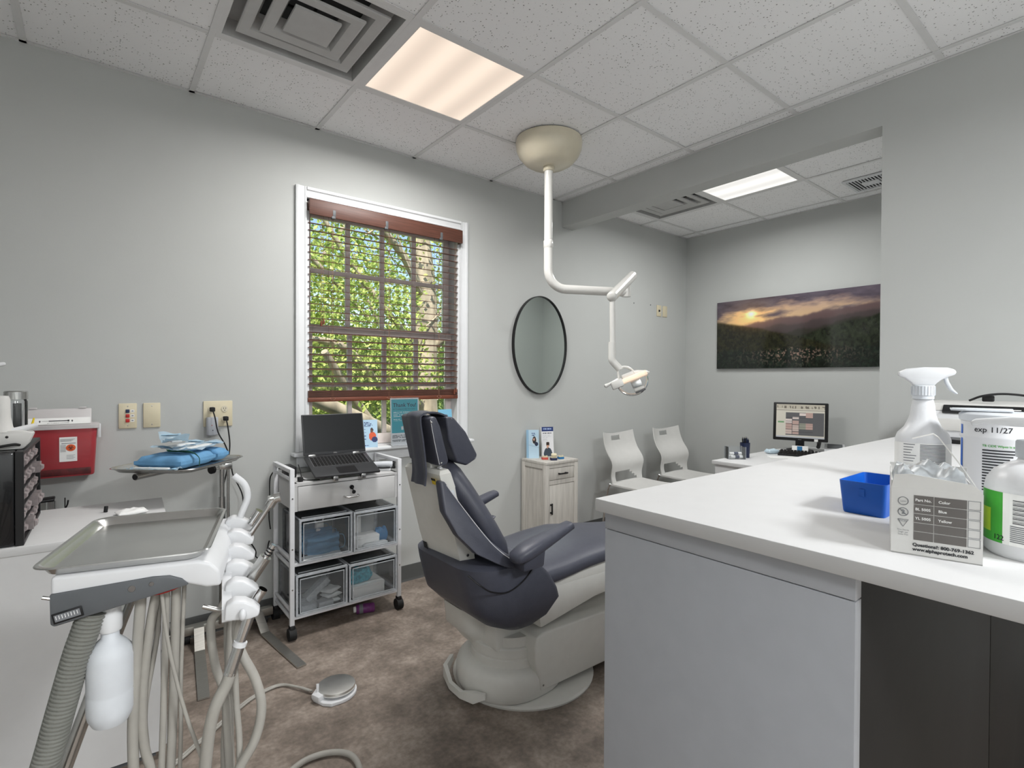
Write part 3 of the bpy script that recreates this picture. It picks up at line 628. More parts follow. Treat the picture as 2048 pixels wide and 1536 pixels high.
# ================================================================== CEILING DENTAL LIGHT
dl = thing('dental_light', 'jointed white examination light hanging from a cream dome on the ceiling', 'dental light', (2.106, 2.291, 2.55), world=True)
B().lathe([(.194, 2.699), (.197, 2.68), (.193, 2.645), (.178, 2.61), (.145, 2.572), (.11, 2.552), (.06, 2.546), (0, 2.545)], (2.106, 2.291, 0), 48).out('ceiling_dome', 'plastic_cream', dl, 60)
B().lathe([(.034, 2.56), (.034, 2.527), (.029, 2.52), (0, 2.52)], (2.106, 2.291, 0), 24).out('collar', 'plastic_cream', dl)
px, py = 2.106, 2.291; ad = Vector((.90, -.43, 0)).normalized()
p0 = Vector((px, py, 0))
B().cyl((px, py, 2.53), (px, py, 2.07), .0255, 24).out('drop_pole', 'enamel', dl)
B().lathe([(.0255, 2.115), (.029, 2.11), (.029, 2.07), (.0255, 2.065)], (px, py, 0), 24).out('pole_sleeve', 'enamel', dl)
bend = [Vector((px, py, 2.08)), Vector((px, py, 1.94))] + [Vector((px, py, 0)) + ad * (.11 - .11 * math.cos(a)) + Vector((0, 0, 1.94 - .11 * math.sin(a))) for a in [math.radians(k) for k in range(10, 91, 10)]] + [p0 + ad * .50 + Vector((0, 0, 1.828))]
B().tube(bend, .027, 20).out('swing_arm', 'enamel', dl, 60)
je = p0 + ad * .50
B().cyl((je.x, je.y, 1.80), (je.x, je.y, 1.90), .028, 20).out('swing_joint', 'enamel', dl)
a0, a1 = Vector((2.575, 2.045, 1.925)), Vector((2.238, 1.912, 1.752)); dd = (a1 - a0).normalized()
B().tube([a0 - dd * .012, a0 - dd * .006, a0, a1, a1 + dd * .012, a1 + dd * .022], lambda t: .029 if .05 < t < .95 else .021, 20).out('balance_arm', 'enamel', dl, 60)
q = Vector((2.243, 1.917, 0))
B().cyl((q.x, q.y, 1.765), (q.x + .002, q.y - .003, 1.44), .0155, 18).out('lower_pole', 'enamel', dl)
rt = Vector((.78, -.625, 0)); fw = Vector((.625, .78, 0))
hub = q + Vector((0, 0, 1.365)) + rt * .045 - Vector((0, 0, .015))
B().tube([(q.x, q.y, 1.50), (q.x, q.y, 1.43), (q.x, q.y, 1.405), q + rt * .012 + Vector((0, 0, 1.385)), hub], .0205, 18, 3).out('elbow', 'enamel', dl, 60)
# lamp head: local axis u (across, rising right), d (shining down-right and towards the chair)
hc = q + rt * .098 + Vector((0, 0, 1.285)) - fw * .02
u = (rt * .90 + Vector((0, 0, .38)) - fw * .1).normalized(); d = (Vector((0, 0, -.92)) + rt * .38 - fw * .12); d = (d - u * d.dot(u)).normalized(); v = d.cross(u)
MH = Matrix(((u.x, v.x, d.x, hc.x), (u.y, v.y, d.y, hc.y), (u.z, v.z, d.z, hc.z), (0, 0, 0, 1)))
B().tube([hub + rt * .0 , hub + rt * .02 + Vector((0, 0, .012)), hub + rt * .055 + Vector((0, 0, .004)), hub + rt * .088 - Vector((0, 0, .028)), hc + u * .045 - d * .022], .011, 12, 5, flat=(1, .7)).out('yoke', 'enamel', dl, 60)
B().tube([hub - rt * .012 - Vector((0, 0, .012)), hub - rt * .004 - Vector((0, 0, .06)), hc - u * .055 - d * .02], .007, 10, 5).out('yoke', 'enamel', dl, 60)
hd = B().prism(rrect(.20, .085, .03), -.024, .004, 'z', .006, M=MH).out('lamp_reflector', 'reflected_glow', dl, 40)
B().prism([(-.105, -.035), (-.085, -.044), (-.04, -.046), (-.04, .046), (-.085, .044), (-.105, .035)], -.032, .012, 'z', .006, M=MH).out('end_cap', 'enamel', dl)
B().prism(rrect(.07, .06, .012), -.046, -.022, 'z', .005, M=MH).out('head_mount', 'enamel', dl)
B().lathe([(.0, .0), (.012, .004), (.016, .03), (.014, .07), (.008, .092), (0, .095)], seg=16, M=MH @ Matrix.Translation((.03, -.02, -.038)) @ Matrix.Rotation(math.radians(68), 4, 'Y')).out('grip', 'enamel', dl, 60)
B().lathe([(.0, .0), (.012, .004), (.009, .03), (.008, .06), (.012, .082), (0, .09)], seg=16, M=MH @ Matrix.Translation((-.055, .02, -.03)) @ Matrix.Rotation(math.radians(-86), 4, 'Y')).out('grip', 'enamel', dl, 60)
dome = [(.088 * math.cos(a), .088 * .95 * math.sin(a)) for a in [math.radians(k) for k in range(0, 91, 10)]]
B().lathe([(r, z) for r, z in dome[:-1]] + [(0, .0836)], seg=28, M=MH @ Matrix.Translation((.01, 0, .003)) @ Matrix.Diagonal((1, .62, 1, 1))).out('clear_shield', 'acrylic', dl, 60)
B().box(-.002, .052, -.018, .018, .006, .046, .004, M=MH).out('bulb_housing', 'steel', dl)
B().box(.0, .056, -.02, .02, .050, .066, .003, M=MH).out('bulb_socket', 'enamel', dl)
B().box(.002, .058, -.021, .021, .067, .077, .004, M=MH).out('heat_shield', 'unit_grey', dl)

# ================================================================== ON THE WALLS
mr = thing('oval_mirror', 'tall oval wall mirror with a thin black frame', 'mirror', (2.685, YW, 1.175), world=True)
el = [(2.685 + .272 * math.cos(2 * math.pi * k / 72), 1.553 + .375 * math.sin(2 * math.pi * k / 72)) for k in range(72)]
inn = [(2.685 + .266 * math.cos(2 * math.pi * k / 72), 1.553 + .369 * math.sin(2 * math.pi * k / 72)) for k in range(72)]
B().loft([[(x, 2.992, z) for x, z in el], [(x, 3.0195, z) for x, z in el], [(x, 3.0195, z) for x, z in inn], [(x, 2.992, z) for x, z in inn]], closed=True).out('frame', 'black', mr, 40)
B().prism(inn, 3.004, 3.008, 'y').out('mirror_glass', 'mirror', mr, 40)

def landscape(U, V):
    W_ = 2.15; x = U * W_; n = fbm(x * 3, V * 3, 5, 1)
    sun = np.exp(-(((U - .245) / .16) ** 2 + ((V - .80 + .02) / .22) ** 2)); core = np.exp(-(((U - .245) / .028) ** 2 + ((V - .785) / .05) ** 2))
    sky_ = np.stack([176 + 60 * np.clip(1 - (V - .6) * 2.2, 0, 1), 150 + 50 * np.clip(1 - (V - .6) * 2.4, 0, 1), 140 + 10 * np.clip(1 - (V - .6) * 2, 0, 1)], -1)
    cl = np.clip((fbm(x * 2.2 + V * 1.5, V * 9 - x * .8, 5, 4) - .46 + (V - .72) * 1.7) * 3.4, 0, 1)[..., None]
    c = sky_ * (1 - cl) + (np.array([96, 86, 98]) + 50 * (fbm(x * 5, V * 14, 4, 8) - .5)[..., None]) * cl
    c = c + sun[..., None] * np.array([95, 62, 10]) * (1 - .5 * cl) + core[..., None] * np.array([160, 150, 120])
    for k, (h0, h1, amp, col) in enumerate(((.60, .80, .05, (112, 92, 92)), (.53, .72, .06, (82, 72, 72)), (.44, .62, .07, (58, 56, 50)))):
        hgt = h0 + (h1 - h0) * U ** 1.3 + amp * (fbm(x * 3.3 + k * 7, 0 * x, 5, 9 + k) - .5) * 2
        s = 1 / (1 + np.exp(-(hgt - V) * 160)); t = np.clip((hgt - V) * 4, 0, 1)
        cc = np.array(col) * (1 - .25 * t[..., None]) + sun[..., None] * np.array([70, 38, 8]) * (1 - t[..., None]); c = c * (1 - s[..., None]) + cc * s[..., None]
    tx = fbm(x * 34, V * 26, 4, 3)
    hl = .70 - .52 * U ** 1.15 - .1 * np.clip(U - .25, 0, 1) + .025 * (fbm(x * 6, 0 * x, 4, 30) - .5)
    hr = .26 + .40 * np.clip((U - .34) / .66, 0, 1) ** .8 + .04 * (fbm(x * 5, 0 * x, 4, 40) - .5)
    for hgt, base in ((hr, (40, 46, 34)), (hl, (40, 40, 26))):
        s = 1 / (1 + np.exp(-(hgt - V) * 140)); cc = np.array(base) * (.45 + 1.15 * tx[..., None]) + (sun * np.clip(1 - (hgt - V) * 4, 0, 1))[..., None] * np.array([80, 42, 8])
        c = c * (1 - s[..., None]) + cc * s[..., None]
    fg = .26 + .1 * (fbm(x * 9, 0 * x, 4, 50) - .5); s = 1 / (1 + np.exp(-(fg - V) * 90)); fl_ = np.clip((fbm(x * 60, V * 50, 3, 60) - .52) * 6, 0, 1) * np.exp(-((U - .52) / .3) ** 2) * np.clip(V * 6, 0, 1)
    cc = np.array([26, 34, 27]) * (.4 + 1.3 * tx[..., None]) + fl_[..., None] * np.array([120, 84, 78]); c = c * (1 - s[..., None]) + cc * s[..., None]
    return c * .92
pc = thing('landscape_picture', 'wide glossy panel picture of a sunset over dark forested mountains', 'picture', (4.64, 1.99, 1.397), world=True)
B().box(4.626, 4.6495, 1.325, 2.665, 1.397, 2.02).out('panel', 'black', pc, 0)
panel('printed_face', landscape, 1.34, .623, 300, 140, 'print_gloss', pc, frame((4.6255, 1.995, 1.397), (0, -1, 0), (0, 0, 1)))

def plate(name, label, x0, x1, z0, z1, m='plate_ivory', y=YW, group=None, cat='wall plate'):
    t = thing(name, label, cat, ((x0 + x1) / 2, y, z0), world=True, group=group)
    B().box(x0, x1, y - .007, y, z0, z1, .003).out('cover', m, t); return t
t = plate('service_switch_plate', 'ivory wall plate with one blue and two red buttons', .091, .160, 1.055, 1.172)
for k, m in enumerate(('navy', 'red', 'red')):
    z = 1.136 - .022 * k
    B().box(.117, .132, YW - .012, YW - .006, z - .008, z + .008, .002).out('button', m, t)
    B().box(.136, .150, YW - .0076, YW - .0068, z - .006, z + .006).out('button_label', 'paper', t, 0); B().box(.139, .147, YW - .0080, YW - .0074, z - .002, z + .002).out('label_print', 'ink_soft', t, 0)
for z in (1.070, 1.158): B().ball((.125, YW - .007, z), .0028, 8, (1, .5, 1)).out('screw', 'steel', t)
t = plate('blank_plate', 'plain ivory blank wall plate beside the button plate', .184, .252, 1.055, 1.172)
for z in (1.070, 1.158): B().ball((.218, YW - .007, z), .0028, 8, (1, .5, 1)).out('screw', 'steel', t)
t = plate('double_outlet', 'ivory double outlet plate with two black plugs above the draped tray', .431, .562, 1.045, 1.175, cat='outlet')
for x in (.466, .526):
    for z in (1.135, 1.085):
        B().prism([(x + .015 * math.cos(a) , z + .0165 * math.sin(a)) for a in [2 * math.pi * k / 20 for k in range(20)]], YW - .0095, YW - .006, 'y').out('receptacle', 'plastic_cream', t)
        if (x, z) == (.526, 1.135):
            for dx in (-.005, .005): B().box(x + dx - .001, x + dx + .001, YW - .0099, YW - .0094, z - .002, z + .006).out('slot', 'black', t, 0)
            B().ball((x, YW - .0095, z - .008), .0022, 8, (1, .3, 1)).out('slot', 'black', t)
t = thing('plug_adapter', 'small grey plug-in adapter under the left plug of the outlet', 'adapter', (.466, YW - .03, 1.005), world=True)
B().prism(rrect(.052, .038, .014, 4, .466, YW - .031), 1.005, 1.095, 'z', .004).out('body', 'grey_lam', t, 50)
B().ball((.466, YW - .031, 1.008), .018, 12, (1, .75, .5)).out('night_light_lens', 'acrylic_edge', t)
B().ball((.462, YW - .0505, 1.055), .0022, 8).out('indicator', 'red', t); B().ball((.466, YW - .0505, 1.03), .0022, 8).out('sensor', 'black', t)
def cable(name, label, pts, r, m='rubber', plug=None, cat='cable', **kw):
    t = thing(name, label, cat, pts[0], world=True, **kw)
    B().tube(pts, r, 8, 8).out('cord', m, t, 60)
    if plug: B().box(plug[0] - .011, plug[0] + .011, plug[1] - .016, plug[1] + .016, plug[2] - .010, plug[2] + .012, .004).out('plug', m, t)
    return t
cable('black_cable', 'black power cord from the upper left outlet plug, hanging behind the draped tray', [(.466, 2.965, 1.128), (.474, 2.955, 1.09), (.487, 2.955, 1.02), (.52, 2.955, .95), (.545, 2.965, .87), (.555, 2.965, .80), (.595, 2.96, .70), (.60, 2.955, .62), (.595, 2.95, .54), (.60, 2.95, .50), (.655, 2.95, .40), (.66, 2.95, .36), (.70, 2.95, .345), (.74, 2.955, .36)], .0032, plug=(.466, 2.985, 1.133))
cable('black_cable', 'black power cord from the lower right outlet plug, running down behind the steel post', [(.526, 2.965, 1.078), (.532, 2.962, 1.04), (.540, 2.962, .96), (.536, 2.972, .88), (.528, 2.99, .8), (.50, 2.995, .65), (.492, 2.995, .52), (.505, 2.995, .40), (.53, 2.995, .24), (.60, 2.995, .18), (.70, 2.995, .30), (.735, 2.995, .42)], .0032, plug=(.526, 2.985, 1.085))
t = plate('phone_jack_plate', 'small ivory phone jack plate with a dark socket, high on the nook wall', 4.168, 4.236, 1.893, 1.998); B().box(4.192, 4.212, YW - .011, YW - .006, 1.935, 1.955, .002).out('socket', 'black', t); B().box(4.200, 4.213, YW - .012, YW - .006, 1.928, 1.936).out('clip', 'paper', t, 0)
plate('blank_plate', 'small plain ivory plate right of the phone jack', 4.262, 4.33, 1.893, 1.998)
for x, z in ((3.83, 1.985), (4.075, 1.99)): B().cyl((x, YW - .002, z), (x, YW, z), .006, 10).out('wall_anchor', 'unit_grey', None, label='small grey anchor in the wall ' + ('left of the phone jack plate' if x > 4 else 'by the elbow of the dental light'), cat='wall anchor', loc=(x, YW, z - .006))
t = thing('wall_switch', 'white switch box on the nook wall below the picture, at the wall edge', 'switch', (4.64, 1.31, 1.06), world=True)
B().box(4.625, 4.6495, 1.27, 1.345, 1.06, 1.18, .004).out('box', 'plastic_white', t); B().box(4.62, 4.626, 1.295, 1.32, 1.10, 1.14, .002).out('toggle', 'plastic_white', t)

# sharps container on the wall
sc = thing('sharps_container', 'red wall-mounted sharps container with white flip lid and biohazard label', 'sharps container', (-.105, 2.97, .866), world=True)
def tap(x0, x1, y0, z, r=.02): return [(a, b, z) for a, b in rrect(x1 - x0, YW - .004 - y0, r, 4, (x0 + x1) / 2, (y0 + YW - .004) / 2)]
B().loft([tap(-.213, .0, 2.915, .870), tap(-.216, .004, 2.912, .876), tap(-.228, .014, 2.905, 1.075)]).out('bin', 'red_bin', sc, 40)
B().loft([tap(-.237, .022, 2.898, 1.073), tap(-.237, .022, 2.898, 1.089), tap(-.23, .016, 2.903, 1.093)]).out('rim', 'lid_clear', sc, 40)
B().prism([(2.902, 1.092), (2.915, 1.092), (2.955, 1.158), (2.94, 1.158)], -.226, -.006, 'x', .003).out('flip_lid', 'lid_clear', sc)
Ml = frame((-.115, 2.9005, 1.093), (1, 0, 0), (0, .52, .85))
B().box(-.105, .105, .002, .032, 0, .0008, M=Ml).out('lid_label', 'paper', sc, 0)
b = B(); b.box(-.03, .03, .016, .020, .0008, .0012, M=Ml).box(-.052, -.03, .0175, .0185, .0008, .0012, M=Ml).box(.03, .036, .014, .022, .0008, .0012, M=Ml)
for s in (-.058, .045): b.poly([Ml @ Vector(p) for p in ((s, .022, .001), (s - .004, .017, .001), (s + .004, .017, .001))]); b.box(s - .0015, s + .0015, .012, .017, .0008, .0012, M=Ml)
b.out('syringe_mark', 'ink', sc, 0); lettering('LIFT TO REMOVE CONTAINER', .0052, 'ink', sc, Ml @ Matrix.Translation((0, .006, .0012)), 'CENTER')
for x in (-.195, -.035): B().box(x - .012, x + .012, 2.936, 2.952, 1.158, 1.165, .002).out('hinge', 'lid_clear', sc)
B().box(.015, .026, 2.915, 2.93, 1.03, 1.09, .002).out('latch', 'plastic_white', sc)
Ms = frame((-.083, 2.9085, .935), (1, 0, 0), (0, -.033, 1))
B().box(-.029, .029, 0, .104, 0, .0008, M=Ms).out('hazard_label', 'paper', sc, 0)
b = B()
for k in range(3): b.box(-.026, .022 - .006 * k, .094 - .004 * k, .0955 - .004 * k, .0008, .0012, M=Ms)
b.box(-.022, .024, .076, .0785, .0008, .0012, M=Ms)
for k in range(9): b.box(-.026, -.008, .070 - .0035 * k, .0712 - .0035 * k, .0008, .0012, M=Ms)
for k in range(4): b.box(-.006, .022 - .005 * (k % 2), .026 - .005 * k, .0272 - .005 * k, .0008, .0012, M=Ms)
b.out('label_print', 'ink_soft', sc, 0)
B().lathe([(0, .0009), (.016, .0009), (.016, .0013), (0, .0014)], seg=28, M=Ms @ Matrix.Translation((.008, .058, 0)) @ Matrix.Diagonal((1, .92, 1, 1))).out('hazard_disc', 'orange', sc, 0)
b = B()
for k in range(3):
    a = math.radians(90 + 120 * k); c = Ms @ Matrix.Translation((.008 + .0055 * math.cos(a), .058 + .0052 * math.sin(a), .0016))
    b.tube([c @ Vector((.0048 * math.cos(t), .0048 * math.sin(t), 0)) for t in [a + math.radians(40 + 28 * j) for j in range(11)]], .0009, 5)
b.tube([Ms @ Vector((.008 + .0042 * math.cos(t), .058 + .0042 * math.sin(t), .0016)) for t in [2 * math.pi * j / 16 for j in range(17)]], .0007, 5).out('hazard_sign', 'ink', sc, 0)
B().box(-.205, -.008, 2.9085, 2.915, .876, .905, .004).out('contents', 'red_dark', sc)
# ================================================================== ROLLING CART
ct = thing('rolling_cart', 'white metal rolling cart with one locked drawer and two open shelves under the window', 'cart', (1.047, 2.825, 0), world=True)
cx0, cx1, cy0, cy1 = .75, 1.347, 2.668, 2.982
for x in (cx0, cx1 - .022):
    for y in (cy0, cy1 - .02): B().box(x, x + .022, y, y + .02, .072, .845, .002).out('post', 'frame_white', ct)
    B().box(x, x + .022, cy0 + .02, cy1 - .02, .825, .845, .002).out('top_rail', 'frame_white', ct)
    for z in (.785, .392, .352, .135, .098): B().box(x + .004, x + .016, cy0 + .02, cy1 - .02, z, z + .014, .002).out('side_rail', 'frame_white', ct)
    for z in (.70, .45, .25): B().cyl((x + .011, cy0 - .0015, z), (x + .011, cy0 + .001, z), .004, 8).out('bolt', 'steel', ct)
    for y in (cy0 + .01, cy1 - .01):
        w = B().cyl((x + .011 - .017, y, .030), (x + .011 + .017, y, .030), .030, 18).out('caster', 'rubber', ct)
        B().box(x - .002, x + .024, y - .016, y + .018, .045, .074, .006).out('caster_fork', 'black', w)
for z in (.360, .098): B().box(cx0 + .022, cx1 - .022, cy0 + .004, cy1 - .004, z, z + .016, .003).out('shelf', 'frame_white', ct)
for y in (cy1 - .01,): 
    for z in (.62, .33): B().box(cx0 + .022, cx1 - .022, y - .004, y + .004, z, z + .014).out('back_rail', 'frame_white', ct, 0)
b = B(); b.box(.774, .788, 2.676, 2.978, .632, .772).box(1.309, 1.323, 2.676, 2.978, .632, .772).box(.788, 1.309, 2.968, 2.978, .632, .772).box(.788, 1.309, 2.69, 2.968, .632, .642).box(.774, 1.323, 2.674, 2.978, .758, .772)
b.out('drawer_box', 'white_lam', ct, 0)
dr = B().box(.789, 1.307, 2.672, 2.688, .634, .754, .002).out('drawer', 'white_lam', ct)
B().tube([(1.02, 2.672, .678), (1.022, 2.655, .676), (1.04, 2.646, .674), (1.075, 2.646, .674), (1.093, 2.655, .676), (1.095, 2.672, .678)], .004, 8, 4).out('handle', 'steel', dr, 60)
B().cyl((1.06, 2.672, .722), (1.06, 2.664, .722), .011, 18).out('lock', 'black_gloss', dr)
B().box(1.056, 1.064, 2.650, 2.664, .716, .724, .002).cyl((1.066, 2.652, .698), (1.066, 2.655, .698), .010, 14).box(1.058, 1.063, 2.651, 2.654, .69, .72).out('key', 'black', dr)

def bin_(name, label, x0, x1, z0, z1, y0=2.662, y1=2.955):
    t = thing(name, label, 'storage bin', ((x0 + x1) / 2, (y0 + y1) / 2, z0), world=True, group='clear plastic bins on the cart'); th = .0025
    B().box(x0, x0 + th, y0, y1, z0, z1).out('side', 'acrylic', t, 0); B().box(x1 - th, x1, y0, y1, z0, z1).out('side', 'acrylic', t, 0)
    B().box(x0, x1, y1 - th, y1, z0, z1).out('back', 'acrylic', t, 0); B().box(x0, x1, y0, y1, z0, z0 + th).out('bottom', 'acrylic', t, 0)
    l = B().box(x0, x1, y0, y1, z1 - th, z1).out('lid', 'acrylic', t, 0)
    B().box(x0 + .02, x1 - .02, y0 + .03, y0 + .036, z1, z1 + .003).out('lid_grip', 'acrylic_edge', l, 0)
    d = B().box(x0 + .018, x1 - .018, y0 - .001, y0 + .0015, z0 + .012, z1 - .02).out('door', 'acrylic', t, 0)
    e = B(); r = .005
    for a in (x0 + .02, x1 - .02): e.box(a - .002, a + .002, y0 - .0025, y0 + .002, z0 + .012, z1 - .02)
    for a in (z0 + .014, z1 - .022): e.box(x0 + .018, x1 - .018, y0 - .0022, y0 + .002, a - .002, a + .002)
    e.out('door_edge', 'acrylic_edge', d, 0)
    e = B()
    for x in (x0, x1 - 2 * r):
        e.box(x, x + 2 * r, y0 - .001, y0 + 2 * r, z0, z1).box(x, x + 2 * r, y1 - 2 * r, y1 + .001, z0, z1)
        for z in (z0, z1 - 2 * r): e.box(x, x + 2 * r, y0 + 2 * r, y1 - 2 * r, z - .0005, z + 2 * r + .0005)
    for y in (y0 - .0012, y1 - 2 * r):
        for z in (z0 - .0008, z1 - 2 * r): e.box(x0 + 2 * r, x1 - 2 * r, y, y + 2 * r, z, z + 2 * r + .0008)
    e.out('rim', 'acrylic_edge', t, 0); return t
S1, S2 = .3768, .1148
bin_('storage_bin', 'clear plastic bin full of blue face masks, left on the upper shelf', .792, 1.062, S1, .592)
bin_('storage_bin', 'clear plastic bin with white boxes and a teal pouch, right on the upper shelf', 1.068, 1.320, S1, .586)
bin_('storage_bin', 'clear plastic bin with small clear cases and white packets, left on the lower shelf', .776, 1.036, S2, .318)
bin_('storage_bin', 'clear plastic bin with a blue pouch on a white box, right on the lower shelf', 1.044, 1.318, S2, .312)
def cushion(c, sx, sy, sz, rz=0, tilt=(0, 0), wob=.12, seed=0, n=10):
    """soft lumpy pack: squashed rounded box with crumples"""
    r = np.random.default_rng(seed); bm = B().box(-.5, .5, -.5, .5, -.5, .5); bmesh.ops.subdivide_edges(bm.bm, edges=bm.bm.edges[:], cuts=n, use_grid_fill=True)
    ph = r.random(6) * 6
    for v in bm.bm.verts:
        x, y, z = v.co; k = max(0, 1 - (2 * abs(x)) ** 6) ** .35 * max(0, 1 - (2 * abs(y)) ** 6) ** .35
        z2 = z * (.25 + .75 * k); z2 += wob * .5 * k * (math.sin(9 * x + ph[0]) * math.cos(7 * y + ph[1]) + .6 * math.sin(17 * x + 11 * y + ph[2])) * (1 if z > 0 else .15)
        v.co = (x * sx + .01 * sx * math.sin(13 * y + ph[3]), y * sy + .01 * sy * math.sin(11 * x + ph[4]), z2 * sz)
    zmin = min(v.co.z for v in bm.bm.verts)
    M = Matrix.Translation(c) @ Matrix.Rotation(rz, 4, 'Z') @ Matrix.Rotation(tilt[0], 4, 'X') @ Matrix.Rotation(tilt[1], 4, 'Y')
    bmesh.ops.transform(bm.bm, matrix=M @ Matrix.Translation((0, 0, -zmin)), verts=bm.bm.verts); return bm
zb = S1 + .004
def facemask(x, y, z, rz, tl, i):
    bm = bmesh.new(); nu, nv = 16, 12; ph = i * 1.7
    G = [[bm.verts.new(((u / nu - .5) * .165, (v / nv - .5) * .10, .012 * math.sin(7 * u / nu + ph) * math.cos(5 * v / nv + ph) + .005 * (1 if v % 4 < 2 else -1) - .05 * (u / nu - .5) ** 2)) for u in range(nu + 1)] for v in range(nv + 1)]
    for v in range(nv):
        for u in range(nu): bm.faces.new((G[v][u], G[v][u + 1], G[v + 1][u + 1], G[v + 1][u]))
    bmesh.ops.solidify(bm, geom=bm.faces[:], thickness=.0012); o = B(); o._add(bm)
    for s in (-1, 1): o.tube([(s * .08, -.035, -.012), (s * .102, -.03, -.006), (s * .108, .0, 0), (s * .102, .03, -.006), (s * .08, .035, -.012)], .0015, 5, 4)
    M = Matrix.Translation((x, y, z)) @ Matrix.Rotation(rz, 4, 'Z') @ Matrix.Rotation(tl, 4, 'X'); bmesh.ops.transform(o.bm, matrix=M, verts=o.bm.verts)
    return o.out('face_mask', 'mask_blue', None, 50, label='crumpled blue face mask, ' + ('lowest', 'second lowest', 'third from the bottom', 'topmost')[i] + ' of the heap in the upper left bin', cat='face mask', group='blue masks in the upper left bin', loc=(x, y, z - .03))
for i, a in enumerate(((.915, 2.900, zb + .072, .0, 1.35), (.925, 2.800, zb + .066, .0, 1.38), (.915, 2.756, zb + .062, .0, 1.38), (.93, 2.706, zb + .056, .0, 1.38))): facemask(*a, i)
B().tube([(.945 + .022 * math.cos(t), 2.83, zb + .155 + .022 * math.sin(t)) for t in [2 * math.pi * k / 20 for k in range(21)]], .005, 8).box(.925, .965, 2.815, 2.845, zb + .006, zb + .138, .004).out('tape_ring', 'paper', None, 40, label='white ring-topped holder standing behind the blue masks in the upper left bin', cat='tape holder', loc=(.945, 2.83, zb))
for i, (x, y, rz) in enumerate(((.86, 2.69, .15), (.955, 2.69, -.1))): cushion((x, y, zb), .11, .05, .012, rz, seed=i + 70).out('sealed_packet', 'pouch_white', None, 50, label='white sealed packet lying at the front of the upper left bin, ' + ('left' if i == 0 else 'right') + ' one', cat='packet', loc=(x, y, zb))
def carton(name, label, x0, x1, y0, y1, z0, z1, m='paper', cat='box', line=True):
    t = thing(name, label, cat, ((x0 + x1) / 2, (y0 + y1) / 2, z0), world=True)
    B().box(x0, x1, y0, y1, z0, z1 - .012, .001).out('tray', m, t); B().box(x0 - .001, x1 + .001, y0 - .001, y1 + .001, z1 - .014, z1, .001).out('lid', m, t); return t
carton('white_box', 'upright white box at the back left of the upper right bin', 1.085, 1.165, 2.80, 2.86, zb, zb + .16, 'card_grey')
carton('white_box', 'flat white box lying at the front of the upper right bin', 1.088, 1.23, 2.70, 2.79, zb, zb + .055)
cushion((1.262, 2.75, zb + .002), .07, .03, .07, -.2, (0, 0), .2, 41).out('teal_pouch', 'teal', None, 50, label='crumpled teal pouch at the right of the upper right bin', cat='pouch', loc=(1.268, 2.75, zb))
cushion((1.20, 2.688, zb + .001), .14, .022, .02, 0, (0, 0), .2, 42).out('clear_packet', 'pouch_white', None, 50, label='clear crumpled packet along the front of the upper right bin', cat='packet', loc=(1.2, 2.685, zb))
zl = S2 + .004
for i, (x, y, z, w_, d_, h_) in enumerate(((.845, 2.70, zl, .075, .05, .035), (.93, 2.70, zl, .075, .05, .032), (.86, 2.77, zl, .09, .06, .05))):
    B().box(x - w_ / 2, x + w_ / 2, y - d_ / 2, y + d_ / 2, z, z + h_, .003).out('clear_case', 'bag', None, label='small clear case in the lower left bin, ' + ('front left', 'front middle', 'behind the front pair')[i], cat='case', loc=(x, y, z))
B().box(-.07, .07, -.03, .03, -.015, .015, .003, M=Matrix.Translation((.90, 2.735, zl + .088)) @ Matrix.Rotation(math.radians(-38), 4, 'Y')).out('clear_case', 'bag', None, label='long clear case leaning diagonally in the lower left bin', cat='case', loc=(.90, 2.735, zl + .04))
for i, (x, z) in enumerate(((.972, zl + .001), (.976, zl + .027), (.974, zl + .053))): cushion((x, 2.74, z), .085, .07, .020, .3 * i, (0, 0), .15, 50 + i).out('white_packet', 'pouch_white', None, 50, label=('lowest', 'middle', 'topmost')[i] + ' white packet of the pile in the lower left bin', cat='packet', group='white packets in the lower left bin', loc=(x, 2.74, z))
carton('white_box', 'flat white box filling the bottom of the lower right bin', 1.075, 1.255, 2.69, 2.88, zl, zl + .06)
cushion((1.13, 2.75, zl + .061), .135, .07, .07, .15, (0, 0), .22, 61).out('patterned_pouch', 'pouch_teal', None, 50, label='blue patterned pouch on the white box in the lower right bin', cat='pouch', loc=(1.13, 2.75, zl + .061)) if 'pouch_teal' in MATS else None

# laptop on its tilted stand
lp = thing('laptop', 'open dark grey laptop with a blank screen on the rolling cart', 'laptop', (1.035, 2.645, .786), rz=math.radians(-3))
tl = Matrix.Rotation(math.radians(18.5), 4, 'X')
B().box(-.17, .17, 0, .235, 0, .014, .004, M=tl).out('base', 'lap_grey', lp)
B().box(-.15, .15, .105, .218, .0138, .0144, M=tl).out('keyboard_well', 'lap_well', lp, 0)
kb = B()
for r in range(6):
    for c in range(16):
        x = -.146 + .0184 * c; y = .108 + .0183 * r
        kb.box(x, x + .0155, y, y + .0152, .0144, .0162, M=tl)
kb.out('keys', 'key', lp, 0, kind='stuff')
B().box(-.045, .055, .012, .085, .0139, .0143, M=tl).out('touchpad', 'black', lp, 0)
sl = tl @ Matrix.Translation((0, .235, .012)) @ Matrix.Rotation(math.radians(72 + 16 - 18.5 - 90 + 18.5 + 13.5), 4, 'X')
sl = Matrix.Translation(tl @ Vector((0, .238, .012))) @ Matrix.Rotation(math.radians(-14), 4, 'X')
sb = B().box(-.17, .17, -.004, .004, .002, .226, .003, M=sl).out('lid', 'lap_grey', lp)
B().box(-.163, .163, -.0046, -.0038, .018, .221, M=sl).out('screen', 'screen_off', sb, 0)
lettering('DELL', .009, 'key_print', sb, sl @ frame((-.002, -.0048, .006), (1, 0, 0), (0, 0, 1)), 'CENTER', .0003)
